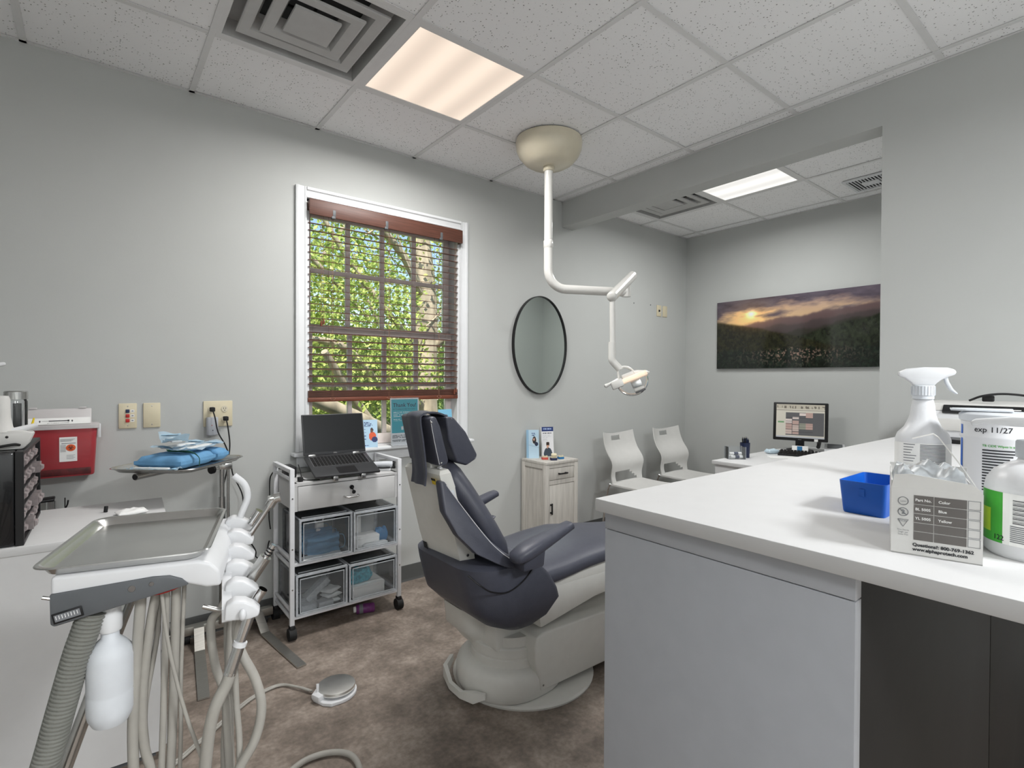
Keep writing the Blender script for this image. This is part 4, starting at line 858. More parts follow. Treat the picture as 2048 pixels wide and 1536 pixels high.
for x in (-.128, .112): B().box(x - .018, x + .018, -.007, .006, -.004, .006, .002, M=sl).out('hinge', 'steel', lp)
ls = thing('laptop_stand', 'black folding stand under the laptop with small white front stops', 'laptop stand', (1.035, 2.645, .7725), rz=math.radians(-3))
for x in (-.07, .075):
    B().box(x - .01, x + .01, -.005, .215, -.016, -.003, .003, M=Matrix.Translation((0, 0, .0135)) @ tl).out('rail', 'black', ls)
    B().box(x - .012, x + .012, -.014, -.004, -.004, .020, .002).out('front_stop', 'steel', ls)
    B().box(x - .009, x + .009, .188, .202, 0, .062, .002).out('rear_leg', 'black', ls)
B().box(-.12, .12, .19, .20, 0, .012, .002).out('foot_bar', 'black', ls)
b = B().box(.785, .832, 2.84, 2.95, .7725, .83, .006).out('power_brick', 'black', None, label='black power brick at the left end of the cart top', cat='power adapter', loc=(.81, 2.895, .7725))
cable('laptop_cable', 'thin black cable looping on the cart top left of the laptop', [(.845, 2.86, .835), (.838, 2.80, .81), (.835, 2.75, .777), (.87, 2.695, .776), (.90, 2.69, .776), (.875, 2.705, .776), (.83, 2.712, .778), (.815, 2.715, .778)], .0022, plug=(.812, 2.715, .7835))
cable('charging_cable', 'black cable hanging down beside the left posts of the cart', [(.80, 2.962, .80), (.775, 2.995, .80), (.742, 3.0, .76), (.738, 3.0, .66), (.735, 3.0, .55), (.742, 3.0, .48)], .003)
sn = thing('intraoral_camera', 'white and black handheld camera lying on the cart right of the laptop', 'camera', (1.27, 2.77, .7725), rz=math.radians(-38))
B().tube([(-.075, 0, .03), (-.03, 0, .034), (.03, 0, .036), (.07, 0, .034)], lambda t: .017 + .006 * t, 16, flat=(1, .8)).out('body', 'plastic_milk', sn, 60)
B().tube([(.066, 0, .033), (.082, 0, .031)], .0215, 16).out('head', 'black_gloss', sn, 60); B().box(-.05, .06, -.022, .022, 0, .016, .005).out('cradle', 'plastic_white', sn)
B().tube([(-.02, -.02, .018), (.02, -.024, .018), (.055, -.02, .02)], .004, 8, 3).out('trigger', 'black', sn)

# sill cards and sign
def standee(name, label, cat, w, h, lean, loc, rz, fn, nx, ny, th=.0015, acr=False):
    t = thing(name, label, cat, loc, rz); M = Matrix.Rotation(-lean, 4, 'X')
    B().box(-w / 2, w / 2, 0, th, 0, h, M=M).out('board', 'paper', t, 0)
    panel('print', fn, w * .995, h, nx, ny, 'print', t, M @ frame((0, -.0004, 0), (1, 0, 0), (0, 0, 1)))
    B().box(-w * .3, w * .3, .0, .0012, 0, h * .6, M=Matrix.Translation((0, math.sin(lean) * h * 1.2 + .008, 0)) @ Matrix.Rotation(lean * .95, 4, 'X')).out('strut', 'paper', t, 0)
    return t, M
def lines(U, V, c, rows, x0, x1, ink, hgt=.012):
    for i, (v, k) in enumerate(rows):
        m = (np.abs(V - v) < hgt) & (U > x0) & (U < x0 + (x1 - x0) * k) & (vnoise(U * 60, V * 0 + i, 3) > .25); c[m] = ink
    return c
def f_sign(U, V):
    c = np.ones(U.shape + (3,)) * np.array([238, 240, 242]); m = (V > .26) & (V < .975) & (U > .03) & (U < .97); c[m] = (58, 178, 194)
    c = lines(U, V, c, [(.70, .85), (.67, .95), (.64, .8), (.61, .3), (.55, .3), (.52, .62)], .1, .9, np.array([215, 240, 242]), .006)
    c = lines(U, V, c, [(.21, .9), (.185, .8), (.16, .95), (.11, .7), (.085, .5)], .04, .95, np.array([120, 124, 128]), .006); return c
t, M = standee('thank_you_sign', 'teal and white thank-you sign in a clear stand on the window sill', 'sign', .195, .29, .05, (1.522, 2.962, .8805), 0, f_sign, 90, 120, acr=True)
B().box(-.100, .100, -.0035, -.0018, 0, .296, M=M).out('clear_cover', 'glass', t, 0); B().box(-.1, .1, -.02, .06, 0, .003).out('clear_base', 'acrylic_edge', t, 0)
F0 = lambda x, z: M @ frame((x, -.0010, z), (1, 0, 0), (0, 0, 1))
lettering('Thank You!', .034, 'ink_navy', t, F0(-.08, .236), 'LEFT', .0004); lettering('for Trusting Us with Your Care.', .0115, 'ink_navy', t, F0(-.08, .219))
lettering('ENVISTA', .016, 'ink_navy', t, F0(.0, .098))
b = B()
for k in range(3): b.poly([F0(-.03 + .009 * q, .096 + .007 * k + .006 * p) @ Vector((0, 0, .0001)) for q, p in ((0, 0), (1, .9), (2.4, .3), (1.3, -.6))])
b.out('logo', 'paper', t, 0)
def f_bro(U, V):
    c = np.ones(U.shape + (3,)) * np.array([182, 214, 236]); c = lines(U, V, c, [(.90, .5), (.85, .7), (.80, .8), (.76, .6)], .1, .8, np.array([40, 64, 120]), .012)
    c[((U - .66) / .24) ** 2 + ((V - .40) / .16) ** 2 < 1] = (226, 92, 48); c[((U - .62) / .1) ** 2 + ((V - .62) / .09) ** 2 < 1] = (58, 38, 34); c[((U - .80) / .2) ** 2 + ((V - .28) / .1) ** 2 < 1] = (34, 50, 104)
    c[((U - .62) / .07) ** 2 + ((V - .585) / .05) ** 2 < 1] = (120, 76, 58)
    return lines(U, V, c, [(.66, .3), (.54, .3), (.42, .3), (.30, .3), (.07, .6)], .1, .6, np.array([60, 90, 150]), .012)
standee('brochure', 'light blue brochure with an orange figure, on the sill beside the laptop screen', 'brochure', .088, .165, .14, (1.292, 2.965, .8805), math.radians(-14), f_bro, 30, 60)
def f_card(U, V):
    c = np.ones(U.shape + (3,)) * np.array([236, 238, 240]); c[V > .74] = (128, 190, 220); return lines(U, V, c, [(.82, .7), (.6, .8), (.5, .8), (.4, .6), (.3, .8), (.2, .8)], .1, .9, np.array([130, 150, 170]), .014)
standee('brochure', 'white card with a light blue top at the right end of the sill', 'brochure', .105, .21, .12, (1.825, 2.968, .8805), 0, f_card, 30, 50)
sc_ = thing('spray_can', 'small purple can lying on the floor under the cart', 'can', (1.165, 2.745, 0), rz=math.radians(-18))
Mc = Matrix.Translation((-.06, 0, .0255)) @ Matrix.Rotation(math.radians(90), 4, 'Y')
B().lathe([(0, .014), (.022, .014), (.0255, .02), (.0255, .105), (.022, .112), (0, .112)], seg=24, M=Mc).out('body', 'purple', sc_); B().lathe([(0, 0), (.014, 0), (.016, .004), (.016, .015), (0, .015)], seg=18, M=Mc).out('cap', 'paper', sc_)
B().lathe([(.0258, .03), (.0258, .05)], seg=24, M=Mc).out('label_band', 'ink_soft', sc_)

# ================================================================== GREY WOODEN CABINET
gc = thing('side_cabinet', 'narrow pale grey wooden cabinet with a drawer and a door, black pulls', 'cabinet', (2.66, 2.865, 0), world=True)
x0, x1, y0, y1, zt = 2.50, 2.825, 2.735, 3.004, .70
b = B()
for x in (x0, x1 - .036):
    for y in (y0, y1 - .036): b.box(x, x + .036, y, y + .036, 0, zt - .02, .002)
for z0, z1 in ((.05, .09), (zt - .045, zt - .02), (.535, .565)): b.box(x0 + .036, x1 - .036, y0 + .002, y0 + .03, z0, z1)
for z0, z1 in ((.05, .09), (zt - .05, zt - .02)): b.box(x0 + .002, x0 + .03, y0 + .036, y1 - .036, z0, z1).box(x1 - .03, x1 - .002, y0 + .036, y1 - .036, z0, z1)
b.out('body', 'ash_wood', gc, 30)
B().box(x0 + .010, x0 + .02, y0 + .03, y1 - .03, .08, zt - .045).out('side_panel', 'ash_wood', gc, 0); B().box(x1 - .02, x1 - .010, y0 + .03, y1 - .03, .08, zt - .045).out('side_panel', 'ash_wood', gc, 0)
B().box(x0 + .03, x1 - .03, y1 - .02, y1 - .008, .06, zt - .03).out('back_panel', 'ash_wood', gc, 0)
B().box(x0, x1, y0 - .002, y1, zt - .02, zt, .002).out('top', 'ash_wood', gc)
d = B().box(x0 + .039, x1 - .039, y0 + .004, y0 + .02, .568, zt - .048, .0015).out('drawer', 'ash_wood', gc)
B().box(2.618, 2.708, y0 - .018, y0 - .010, .604, .614, .002).box(2.625, 2.635, y0 - .012, y0 + .005, .604, .614).box(2.691, 2.701, y0 - .012, y0 + .005, .604, .614).out('pull', 'black', d)
d = B().box(x0 + .039, x1 - .039, y0 + .004, y0 + .02, .093, .532, .0015).out('door', 'ash_wood', gc)
B().box(2.546, 2.556, y0 - .018, y0 - .010, .325, .405, .002).box(2.546, 2.556, y0 - .012, y0 + .005, .332, .342).box(2.546, 2.556, y0 - .012, y0 + .005, .388, .398).out('pull', 'black', d)
def pile(name, label, loc, rz, w, h, n, fn, lean):
    t = thing(name, label, 'brochures', loc, rz); M = Matrix.Rotation(-lean, 4, 'X')
    for k in range(n): B().box(-w / 2, w / 2, .003 * k, .003 * k + .0024, 0, h, M=M @ Matrix.Translation((-.002 * k, 0, 0))).out('leaflet', 'paper_blue' if n > 5 else 'paper', t, 0)
    panel('print', fn, w, h, 30, 66, 'print', t, M @ frame((0, -.0006, 0), (1, 0, 0), (0, 0, 1))); return t
def f_b1(U, V):
    c = np.ones(U.shape + (3,)) * np.array([186, 214, 232]); c = lines(U, V, c, [(.88, .5), (.84, .6), (.80, .5)], .3, .9, np.array([30, 60, 120]), .012)
    c[((U - .58) / .3) ** 2 + ((V - .62) / .14) ** 2 < 1] = (214, 226, 232); c[((U - .55) / .18) ** 2 + ((V - .64) / .13) ** 2 < 1] = (30, 26, 28); c[((U - .52) / .08) ** 2 + ((V - .66) / .05) ** 2 < 1] = (205, 160, 140)
    c[((U - .75) / .17) ** 2 + ((V - .5) / .07) ** 2 < 1] = (24, 40, 70); c[(np.abs(V - .42 + .1 * (U - .5)) < .008)] = (150, 182, 205); return c
def f_b2(U, V):
    c = np.ones(U.shape + (3,)) * np.array([236, 236, 238]); c[V > .85] = (28, 52, 112); c = lines(U, V, c, [(.93, .9)], .12, .92, np.array([170, 190, 225]), .018); c = lines(U, V, c, [(.79, .95)], .1, .9, np.array([90, 92, 98]), .014); c = lines(U, V, c, [(.72, .8), (.68, .9), (.64, .5), (.58, .4), (.54, .5)], .1, .9, np.array([205, 207, 212]), .008)
    c[((U - .5) / .36) ** 2 + ((V - .08) / .22) ** 2 < 1] = (62, 74, 86); c[((U - .5) / .13) ** 2 + ((V - .39) / .085) ** 2 < 1] = (212, 165, 140); c[(((U - .5) / .14) ** 2 + ((V - .44) / .05) ** 2 < 1)] = (60, 42, 34); c[(np.abs(V - .395) < .010) & (np.abs(U - .5) < .12)] = (40, 36, 36); c[((U - .45) / .05) ** 2 + ((V - .30) / .04) ** 2 < 1] = (212, 165, 140); return c
pile('brochure_stack', 'thick stack of light blue brochures leaning on the wall, left on the grey cabinet', (2.572, 2.945, .70), math.radians(-32), .078, .212, 8, f_b1, .10)
pile('brochure_stack', 'stack of white brochures with navy header and a man, on the grey cabinet', (2.725, 2.955, .70), math.radians(-22), .095, .225, 3, f_b2, .10)
def dental_model(label, loc, rz, m, teeth, s=1.):
    t = thing('dental_model', label, 'dental model', loc, rz)
    B().prism([(-.026, -.012), (-.02, -.022), (.02, -.022), (.026, -.012), (.026, .022), (-.026, .022)], 0, .018, 'z', .002, M=Matrix.Scale(s, 4)).out('base', m, t)
    if teeth:
        B().prism(rrect(.046, .038, .015, 5, 0, 0), .018, .024, 'z', .002, M=Matrix.Scale(s, 4)).out('gum', 'tooth' if teeth == 1 else 'gum', t)
        for k in range(9):
            a = math.radians(180 + 22.5 * k); B().box(-.0032, .0032, -.003, .003, 0, .009, .0015, M=Matrix.Scale(s, 4) @ Matrix.Translation((.019 * math.cos(a), .005 + .022 * math.sin(a), .0235)) @ Matrix.Rotation(a + math.pi / 2, 4, 'Z')).out('tooth', 'tooth', t)
    return t
dental_model('small red-based dental model with pale teeth on the grey cabinet', (2.60, 2.855, .70), -.5, 'gum', 1, .9)
m_ = dental_model('navy-based dental model with open tan jaws on the grey cabinet', (2.628, 2.79, .70), -.5, 'navy', 1, .95)
B().prism(rrect(.042, .034, .014, 5, 0, .002), .036, .048, 'z', .003, M=Matrix.Rotation(math.radians(14), 4, 'X')).out('upper_jaw', 'tooth', m_)
for k in range(7):
    a = math.radians(190 + 26 * k); B().box(-.003, .003, -.003, .003, 0, .009, .0012, M=Matrix.Rotation(math.radians(14), 4, 'X') @ Matrix.Translation((.016 * math.cos(a), .002 + .016 * math.sin(a), .028)) @ Matrix.Rotation(a + math.pi / 2, 4, 'Z')).out('tooth', 'tooth', m_)
dental_model('low teal-based dental model at the right of the grey cabinet top', (2.715, 2.805, .70), -.3, 'teal', 1, .85)

# ================================================================== FOOT CONTROL
fc = thing('foot_control', 'round steel foot pedal with a white base on the floor', 'foot control', (.772, 2.115, 0), rz=math.radians(20))
B().prism([(.085 * math.cos(a), .085 * math.sin(a)) for a in [math.radians(k) for k in range(-120, 121, 10)]] + [(-.075, .055), (-.085, .03), (-.085, -.03), (-.07, -.06)], 0, .014, 'z', .004).out('base', 'plastic_white', fc)
B().lathe([(.074, .022), (.076, .028), (.074, .036), (.06, .039), (0, .043)], (.005, 0, 0), 40).lathe([(.05, .012), (.05, .024)], (.005, 0, 0), 30).out('pedal_disc', 'steel_disc' if 'steel_disc' in MATS else 'steel', fc, 25)
B().box(-.092, -.055, -.012, .034, .010, .034, .006).out('valve_block', 'plastic_white', fc); B().cyl((-.07, .022, .03), (-.064, .03, .062), .004, 10, .006).out('toggle', 'plastic_white', fc)
tb = thing('foot_control_tubing', 'twin pale tubing from the foot pedal across the floor to the delivery unit', 'tubing', (.70, 2.16, 0), world=True)
pa = [(.690, 2.178, .012), (.655, 2.24, .012), (.60, 2.31, .007), (.50, 2.29, .006), (.42, 2.235, .006), (.33, 2.16, .006), (.24, 2.085, .006), (.10, 1.95, .006), (.0, 1.7, .006), (-.02, 1.50, .006)]
B().tube(pa, .0052, 8, 8).out('tube', 'hose_grey', tb, 60); B().tube([(x + .006, y - .008, z) for x, y, z in pa], .0052, 8, 8).out('tube', 'hose_grey', tb, 60)
# ================================================================== WAITING NOOK
def shell_chair():
    t = thing('stacking_chair', 'white plastic stacking chair', 'chair')
    def sheet_grid(fn, nu, nv, skip, th):
        bm = bmesh.new(); G = [[bm.verts.new(fn(2 * i / nu - 1, j / nv)) for i in range(nu + 1)] for j in range(nv + 1)]
        for j in range(nv):
            for i in range(nu):
                if not skip(i, j): bm.faces.new((G[j][i], G[j][i + 1], G[j + 1][i + 1], G[j + 1][i]))
        bmesh.ops.delete(bm, geom=[v for v in bm.verts if not v.link_faces], context='VERTS')
        bmesh.ops.recalc_face_normals(bm, faces=bm.faces[:]); bmesh.ops.solidify(bm, geom=bm.faces[:], thickness=th); o = B(); o._add(bm); return o
    yb = lambda v: .0 + .02 * math.sin(v * 3.1) - .055 * math.exp(-((v - .42) / .2) ** 2) + .13 * v
    B_ = sheet_grid(lambda u, v: (u * (.205 + .012 * math.sin(v * 3.14)), yb(v) - .045 * u * u * min(1, .3 + v), .448 + .405 * v + .022 * u * u * v - .01 * v), 14, 20,
                    lambda i, j: (j in (17, 18) and 5 <= i <= 8) or (1 <= j <= 4 and 2 + (j - 1) * .0 <= i <= 11 - (j - 1)), .007)
    B_.out('backrest', 'seat_white', t, 50)
    sheet_grid(lambda u, v: (u * (.215 - .01 * v), .02 - .44 * v, .452 - .02 * math.sin(v * 3.14) * (1 - u * u * .6) - .015 * max(0, v - .75) * 4), 12, 14, lambda i, j: False, -.012).out('seat', 'seat_white', t, 50)
    for s in (-1, 1):
        B().tube([(s * .195, .0, .46), (s * .215, .03, .40), (s * .225, .08, .012), (s * .225, .05, .007), (s * .225, -.40, .007), (s * .222, -.42, .02), (s * .20, -.33, .43)], .0085, 10, 6).out('leg', 'chrome', t, 60)
        B().ball((s * .207, .012, .455), .014, 12).out('joint_cap', 'chrome', t)
    B().cyl((-.2, -.32, .425), (.2, -.32, .425), .008, 10).out('cross_bar', 'chrome', t)
    return t
sc0 = shell_chair(); sc0.location = (3.42, 2.76, 0); sc0.rotation_euler.z = math.radians(4); tag(sc0, 'white plastic stacking chair beside the grey cabinet, nearer the beam', group='white chairs along the nook wall')
sc1 = copy_tree(sc0); sc1.location = (4.08, 2.76, 0); sc1.rotation_euler.z = math.radians(2); tag(sc1, 'white plastic stacking chair in the corner, beside the nook desk')

dk = thing('reception_desk', 'white desk with a monitor on it, in the nook below the picture', 'desk', (3.98, 1.45, 0), world=True)
B().box(3.32, 4.645, .90, 1.945, .715, .74, .003).out('desktop', 'white_lam_b', dk); B().box(3.34, 3.365, .95, 1.93, 0, .715).out('end_panel', 'white_lam_b', dk, 0)
B().box(3.365, 4.62, 1.90, 1.92, .25, .715).out('back_panel', 'white_lam_b', dk, 0); B().box(4.60, 4.625, .95, 1.90, 0, .715).out('end_panel', 'white_lam_b', dk, 0)
DZ = .7402
mo = thing('monitor', 'black desktop monitor showing a schedule, on the nook desk', 'monitor', (4.33, 1.79, DZ), rz=math.radians(-74))
Mt = Matrix.Rotation(math.radians(-5), 4, 'X')
B().box(-.19, .19, -.012, .028, .075, .375, .006, M=Mt).out('housing', 'black', mo)
def f_scr(U, V):
    c = np.ones(U.shape + (3,)) * np.array([196, 192, 180]); c[V > .86] = (178, 172, 158); m = (V > .88) & (V < .96) & (vnoise(U * 40, V * 12, 2) > .62); c[m] = (110, 104, 96); c[np.abs(V - .83) < .008] = (120, 112, 104)
    c[(U > .2) & (U < .985) & (V > .07) & (V < .76)] = (92, 92, 94); c[(U > .04) & (U < .17) & (np.abs(V - .46) < .02)] = (110, 150, 110)
    for (a, b_, d_, e_, k) in ((.48, .62, .66, .74, 0), (.62, .76, .60, .76, 1), (.34, .48, .56, .62, 0), (.2, .34, .5, .56, 0), (.2, .34, .44, .49, 0), (.2, .34, .26, .42, 1), (.34, .48, .40, .52, 1), (.34, .48, .2, .38, 2), (.48, .62, .26, .44, 3), (.62, .76, .26, .44, 1), (.2, .34, .1, .24, 2), (.34, .48, .1, .18, 1)):
        c[(U > a + .004) & (U < b_ - .004) & (V > d_) & (V < e_)] = ((208, 196, 190), (176, 150, 142), (190, 172, 164), (140, 142, 130))[k]
    c[(np.abs(((V * 26) % 1) - .5) < .09) & (U > .2) & (U < .76) & (V > .1) & (V < .6)] *= .82
    c[V < .05] = (176, 178, 182); return c
panel('screen', f_scr, .336, .262, 84, 66, 'screen', mo, Mt @ frame((0, -.0125, .098), (1, 0, 0), (0, 0, 1)))
B().box(-.03, .03, .0, .03, .02, .12, .004).out('neck', 'black', mo); B().lathe([(0, 0), (.095, 0), (.095, .008), (.06, .016), (0, .02)], (0, .01, 0), 32, sy=.8).out('foot', 'black', mo, 50)
lettering('ASUS', .010, 'key_print', mo, Mt @ frame((0, -.0128, .082), (1, 0, 0), (0, 0, 1)), 'CENTER'); B().box(.10, .125, -.0145, -.0125, .076, .095, M=Mt).out('sticky_note', 'paper', mo, 0)
chd = thing('card_holder', 'small stand of white and blue cards in front of the monitor', 'card holder', (4.23, 1.745, DZ), rz=math.radians(-66))
B().box(-.055, .055, 0, .012, 0, .05, .002, M=Matrix.Rotation(math.radians(-20), 4, 'X')).out('cards', 'paper', chd); B().box(-.02, .015, -.001, 0, .002, .046, M=Matrix.Rotation(math.radians(-20), 4, 'X')).out('blue_card', 'teal', chd, 0); B().box(-.06, .06, -.01, .04, 0, .004, .001).out('base', 'acrylic_edge', chd)
kb_ = thing('keyboard', 'black computer keyboard on the nook desk', 'keyboard', (4.07, 1.615, DZ), rz=math.radians(-70))
B().prism([(-.08, .0), (-.08, .012), (.07, .022), (.07, 0)], -.2, .2, 'x', .002).out('case', 'black', kb_); k_ = B()
for r in range(5):
    for c in range(17): k_.box(-.19 + .0225 * c, -.172 + .0225 * c, -.062 + .024 * r, -.042 + .024 * r, .010 + .0032 * r, .0185 + .0032 * r)
k_.out('keys', 'key', kb_, 0, kind='stuff')
ph = thing('desk_phone', 'dark desk phone with a white faceplate beside the monitor', 'phone', (4.47, 1.60, DZ), rz=math.radians(-70))
B().prism([(-.07, 0), (-.07, .02), (.07, .055), (.07, 0)], -.06, .075, 'x', .003).out('body', 'plastic_white', ph); B().tube([(-.10, -.07, .035), (-.095, -.02, .058), (-.095, .04, .062), (-.10, .085, .05)], .014, 12, 4).out('handset', 'black', ph, 60); B().box(-.04, .06, -.03, .05, .040, .044, M=Matrix.Rotation(math.radians(14), 4, 'X')).out('keypad', 'unit_grey', ph, 0)
ab = thing('clear_tray', 'clear acrylic box of white tubes at the corner of the nook desk', 'acrylic box', (3.52, 1.885, DZ), rz=math.radians(-40))
for s in (-1, 1): B().box(s * .058, s * .056, -.04, .04, 0, .085).out('side', 'acrylic', ab, 0); B().box(-.058, .058, s * .04, s * .038, 0, .085).out('side', 'acrylic', ab, 0)
B().box(-.058, .058, -.04, .04, 0, .003).out('bottom', 'acrylic', ab, 0)
e = B()
for s in (-1, 1):
    for r in (-1, 1): e.box(s * .0585 - .0015, s * .0585 + .0015, r * .0405 - .0015, r * .0405 + .0015, 0, .086)
e.out('corner_edge', 'acrylic_edge', ab, 0)
for i, (y, z, a) in enumerate(((-.02, .015, .1), (.012, .015, -.1), (-.004, .036, .05))):
    o = thing('tube', 'white tube with a navy band in the clear desk box, ' + ('front', 'back', 'top')[i] + ' one', 'tube', (3.52, 1.885, DZ + z), rz=math.radians(-40) + a, group='white tubes in the clear desk box')
    Mq = Matrix.Translation((.0, y, 0)); B().cyl((-.042, 0, 0), (.042, 0, 0), .0105, 14, M=Mq).out('body', 'paper', o, 50); B().cyl((-.012, 0, 0), (.018, 0, 0), .0109, 14, M=Mq).out('band', 'navy', o, 50)
pc_ = thing('pen_cup', 'dark navy cup packed with pens on the nook desk', 'pen cup', (3.63, 1.87, DZ))
B().lathe([(0, 0), (.030, 0), (.034, .105), (.032, .105), (.028, .004), (0, .004)], seg=24).out('cup', 'navy', pc_, 40)
for i in range(14):
    a = i * 2.4; r = .006 + .0015 * i; o = thing('pen', 'dark pen standing in the navy cup', 'pen', (3.63 + r * .6 * math.cos(a), 1.87 + r * .6 * math.sin(a), DZ + .006), group='pens in the navy cup')
    tp = Vector((.5 * r * math.cos(a), .5 * r * math.sin(a), .118 + .02 * ((i * 7) % 5) / 5)); B().tube([(0, 0, 0), tp], .0037, 7).out('barrel', 'navy' if i % 3 else 'black', o, 60); B().tube([tp, tp + Vector((0, 0, .01))], .0025, 7).out('clicker', 'steel', o, 60)
cushion((3.99, 1.845, DZ), .09, .06, .03, -.5, (0, 0), .3, 81).out('crumpled_mask', 'pouch_blue', None, 50, label='crumpled light blue face mask on the nook desk', cat='face mask', loc=(3.99, 1.845, DZ))
B().box(-.09, .09, -.06, .06, 0, .003, M=Matrix.Translation((3.83, 1.70, DZ)) @ Matrix.Rotation(-.9, 4, 'Z')).out('paper_sheet', 'paper', None, 0, label='white paper sheet on the nook desk left of the keyboard', cat='paper', loc=(3.83, 1.70, DZ))

# ================================================================== FOREGROUND COUNTER
co = thing('bar_counter', 'long white counter with a grey end panel and cabinet front coloured dark for shade', 'counter', (1.8, .2, 0), world=True)
B().box(.74, 2.915, -.55, .672, 1.046, 1.07, .0025).out('worktop', 'white_lam', co)
B().box(.756, .776, .243, .660, 0, 1.012, .001).out('end_panel', 'grey_lam', co); B().box(.7555, .776, .243, .660, 1.0135, 1.0455, .001).out('end_rail', 'grey_lam', co)
B().box(.776, 2.905, .264, .655, 0, 1.0455).out('cabinet_body', 'grey_lam', co, 0)
for a, b_ in ((.779, 1.612), (1.622, 2.25), (2.26, 2.90)): B().box(a, b_, .246, .2635, .02, 1.043, .001).out('cabinet_door', 'panel_shade', co)  # near-black door colour imitates shade under the worktop overhang
B().box(1.6125, 1.6215, .250, .2638, .02, 1.043).out('divider', 'print_grey', co, 0)
CZ = 1.0702
t = thing('blue_tray', 'open blue plastic tray on the white counter', 'tray', (1.055, .313, CZ))
def rr(w, d, z, r=.006): return [(a, b, z) for a, b in rrect(w, d, r, 3)]
B().loft([rr(.106, .060, 0), rr(.108, .062, .003), rr(.120, .070, .055), rr(.117, .067, .055), rr(.105, .059, .004), rr(.09, .045, .004)]).out('tray', 'blue_plastic', t, 30)
B().box(-.0595, -.0574, -.004, .004, .032, .044).out('label_notch', 'blue_plastic', t)
# glove / mask carton
a0 = Vector((.817, .223, 0)); ed = Vector((.276, -.961, 0)); en = Vector((.961, .276, 0))
MB_ = Matrix(((ed.x, en.x, 0, a0.x), (ed.y, en.y, 0, a0.y), (0, 0, 1, CZ), (0, 0, 0, 1)))
bx = bpy.data.objects.new('mask_carton', None); COL.objects.link(bx); bx.matrix_world = MB_; bx.empty_display_size = .03
tag(bx, 'torn-open pale carton with a grey part number table and a clear bag inside', 'carton')
w_, d_, h_ = .0905, .160, .098
B().box(0, w_, 0, .0012, 0, h_ - .012).out('front', 'card_grey', bx, 0); B().box(0, .0012, .0012, d_, 0, h_ - .004).out('side', 'card_grey', bx, 0); B().box(w_ - .0012, w_, .0012, d_, 0, h_ - .016).out('side', 'card_grey', bx, 0); B().box(0, w_, d_ - .0012, d_, 0, h_).out('back', 'card_grey', bx, 0); B().box(0, w_, 0, d_, 0, .0012).out('bottom', 'card_grey', bx, 0)
B().prism([(.0, h_ - .013), (.003, h_ + .004), (.02, h_ + .006), (.045, h_ + .003), (.08, h_ - .001), (w_ - .004, h_ - .006), (w_, h_ - .0125)], .0002, .0012, 'y').out('torn_flap', 'card_grey', bx, 0)
rb_ = [(w_ - .0005, h_ - .03), (w_ - .0005, h_ - .014), (w_ * .82, h_ + .014), (w_ * .56, h_ + .050), (w_ * .50, h_ + .054), (w_ * .26, h_ + .046)]
B().loft([[(x, .04 + .004 * i, z), (x, .056 + .004 * i, z), (x + .0012, .056 + .004 * i, z + .0006), (x + .0012, .04 + .004 * i, z + .0006)] for i, (x, z) in enumerate(rb_)]).out('torn_strip', 'card_grey', bx, 30)
cushion((w_ / 2 - .004, d_ / 2, .05), w_ * .88, d_ * .88, .05, 0, (0, 0), .35, 91, 12).out('clear_bag', 'bag', bx, 50)
FM = frame((0, -.0004, 0), (1, 0, 0), (0, 0, 1)); fx, fz = lambda u: u * w_, lambda v: v * h_
rows = [.795, .672, .552, .432, .318, .20]
g_ = B()
for i in range(5):
    for u0, u1 in ((.262, .478), (.488, .832)): g_.box(fx(u0), fx(u1), -.0006, 0, fz(rows[i + 1]) + .0005, fz(rows[i]) - .0005)
g_.out('table_cells', 'print_grey', bx, 0)
g_ = B()
for i in range(5): 
    z0, z1 = fz(rows[i + 1]) + .0006, fz(rows[i]) - .0006; x0, x1 = fx(.845), fx(.975)
    g_.box(x0, x1, -.0004, 0, z0, z0 + .0004).box(x0, x1, -.0004, 0, z1 - .0004, z1).box(x0, x0 + .0004, -.0004, 0, z0, z1).box(x1 - .0004, x1, -.0004, 0, z0, z1)
g_.out('tick_boxes', 'ink_soft', bx, 0)
def bt(s, u, v, size, m, al='LEFT', bold=.0002): return lettering(s, size, m, bx, frame((fx(u), -.0009, fz(v)), (1, 0, 0), (0, 0, 1)), al, bold)
for s, u, v in (('Part No.', .275, .715), ('Color', .53, .715), ('BL 5005', .275, .595), ('Blue', .53, .595), ('YL 5005', .275, .475), ('Yellow', .53, .475)): bt(s, u, v, .0047, 'paper', 'LEFT', .00012)
bt('Questions?: 800-769-1362', .25, .125, .0056, 'ink'); bt('www.alphaprotech.com', .25, .065, .0056, 'ink')
g_ = B()
for v in (.70, .555): g_.tube([(fx(.14) + .0052 * math.cos(t_), -.0006, fz(v) + .0052 * math.sin(t_)) for t_ in [2 * math.pi * k / 20 for k in range(21)]], .0004, 4)
g_.tube([(fx(.14) - .0037, -.0006, fz(.555) + .0037), (fx(.14) + .0037, -.0006, fz(.555) - .0037)], .0004, 4)
g_.tube([(fx(.08), -.0006, fz(.455)), (fx(.20), -.0006, fz(.455)), (fx(.14), -.0006, fz(.36)), (fx(.08), -.0006, fz(.455))], .0004, 4)
g_.out('symbols', 'ink_soft', bx, 0); bt('2', .14, .53, .0075, 'ink_soft', 'CENTER'); bt('Latex', .14, .69, .0028, 'ink_soft', 'CENTER', 0); bt('NON', .14, .425, .0032, 'ink_soft', 'CENTER', 0)
for i, s in enumerate(('Non-Sterile', 'Single use', 'Latex free')): bt(s, .14, .31 - .03 * i, .0026, 'ink_soft', 'CENTER', 0)
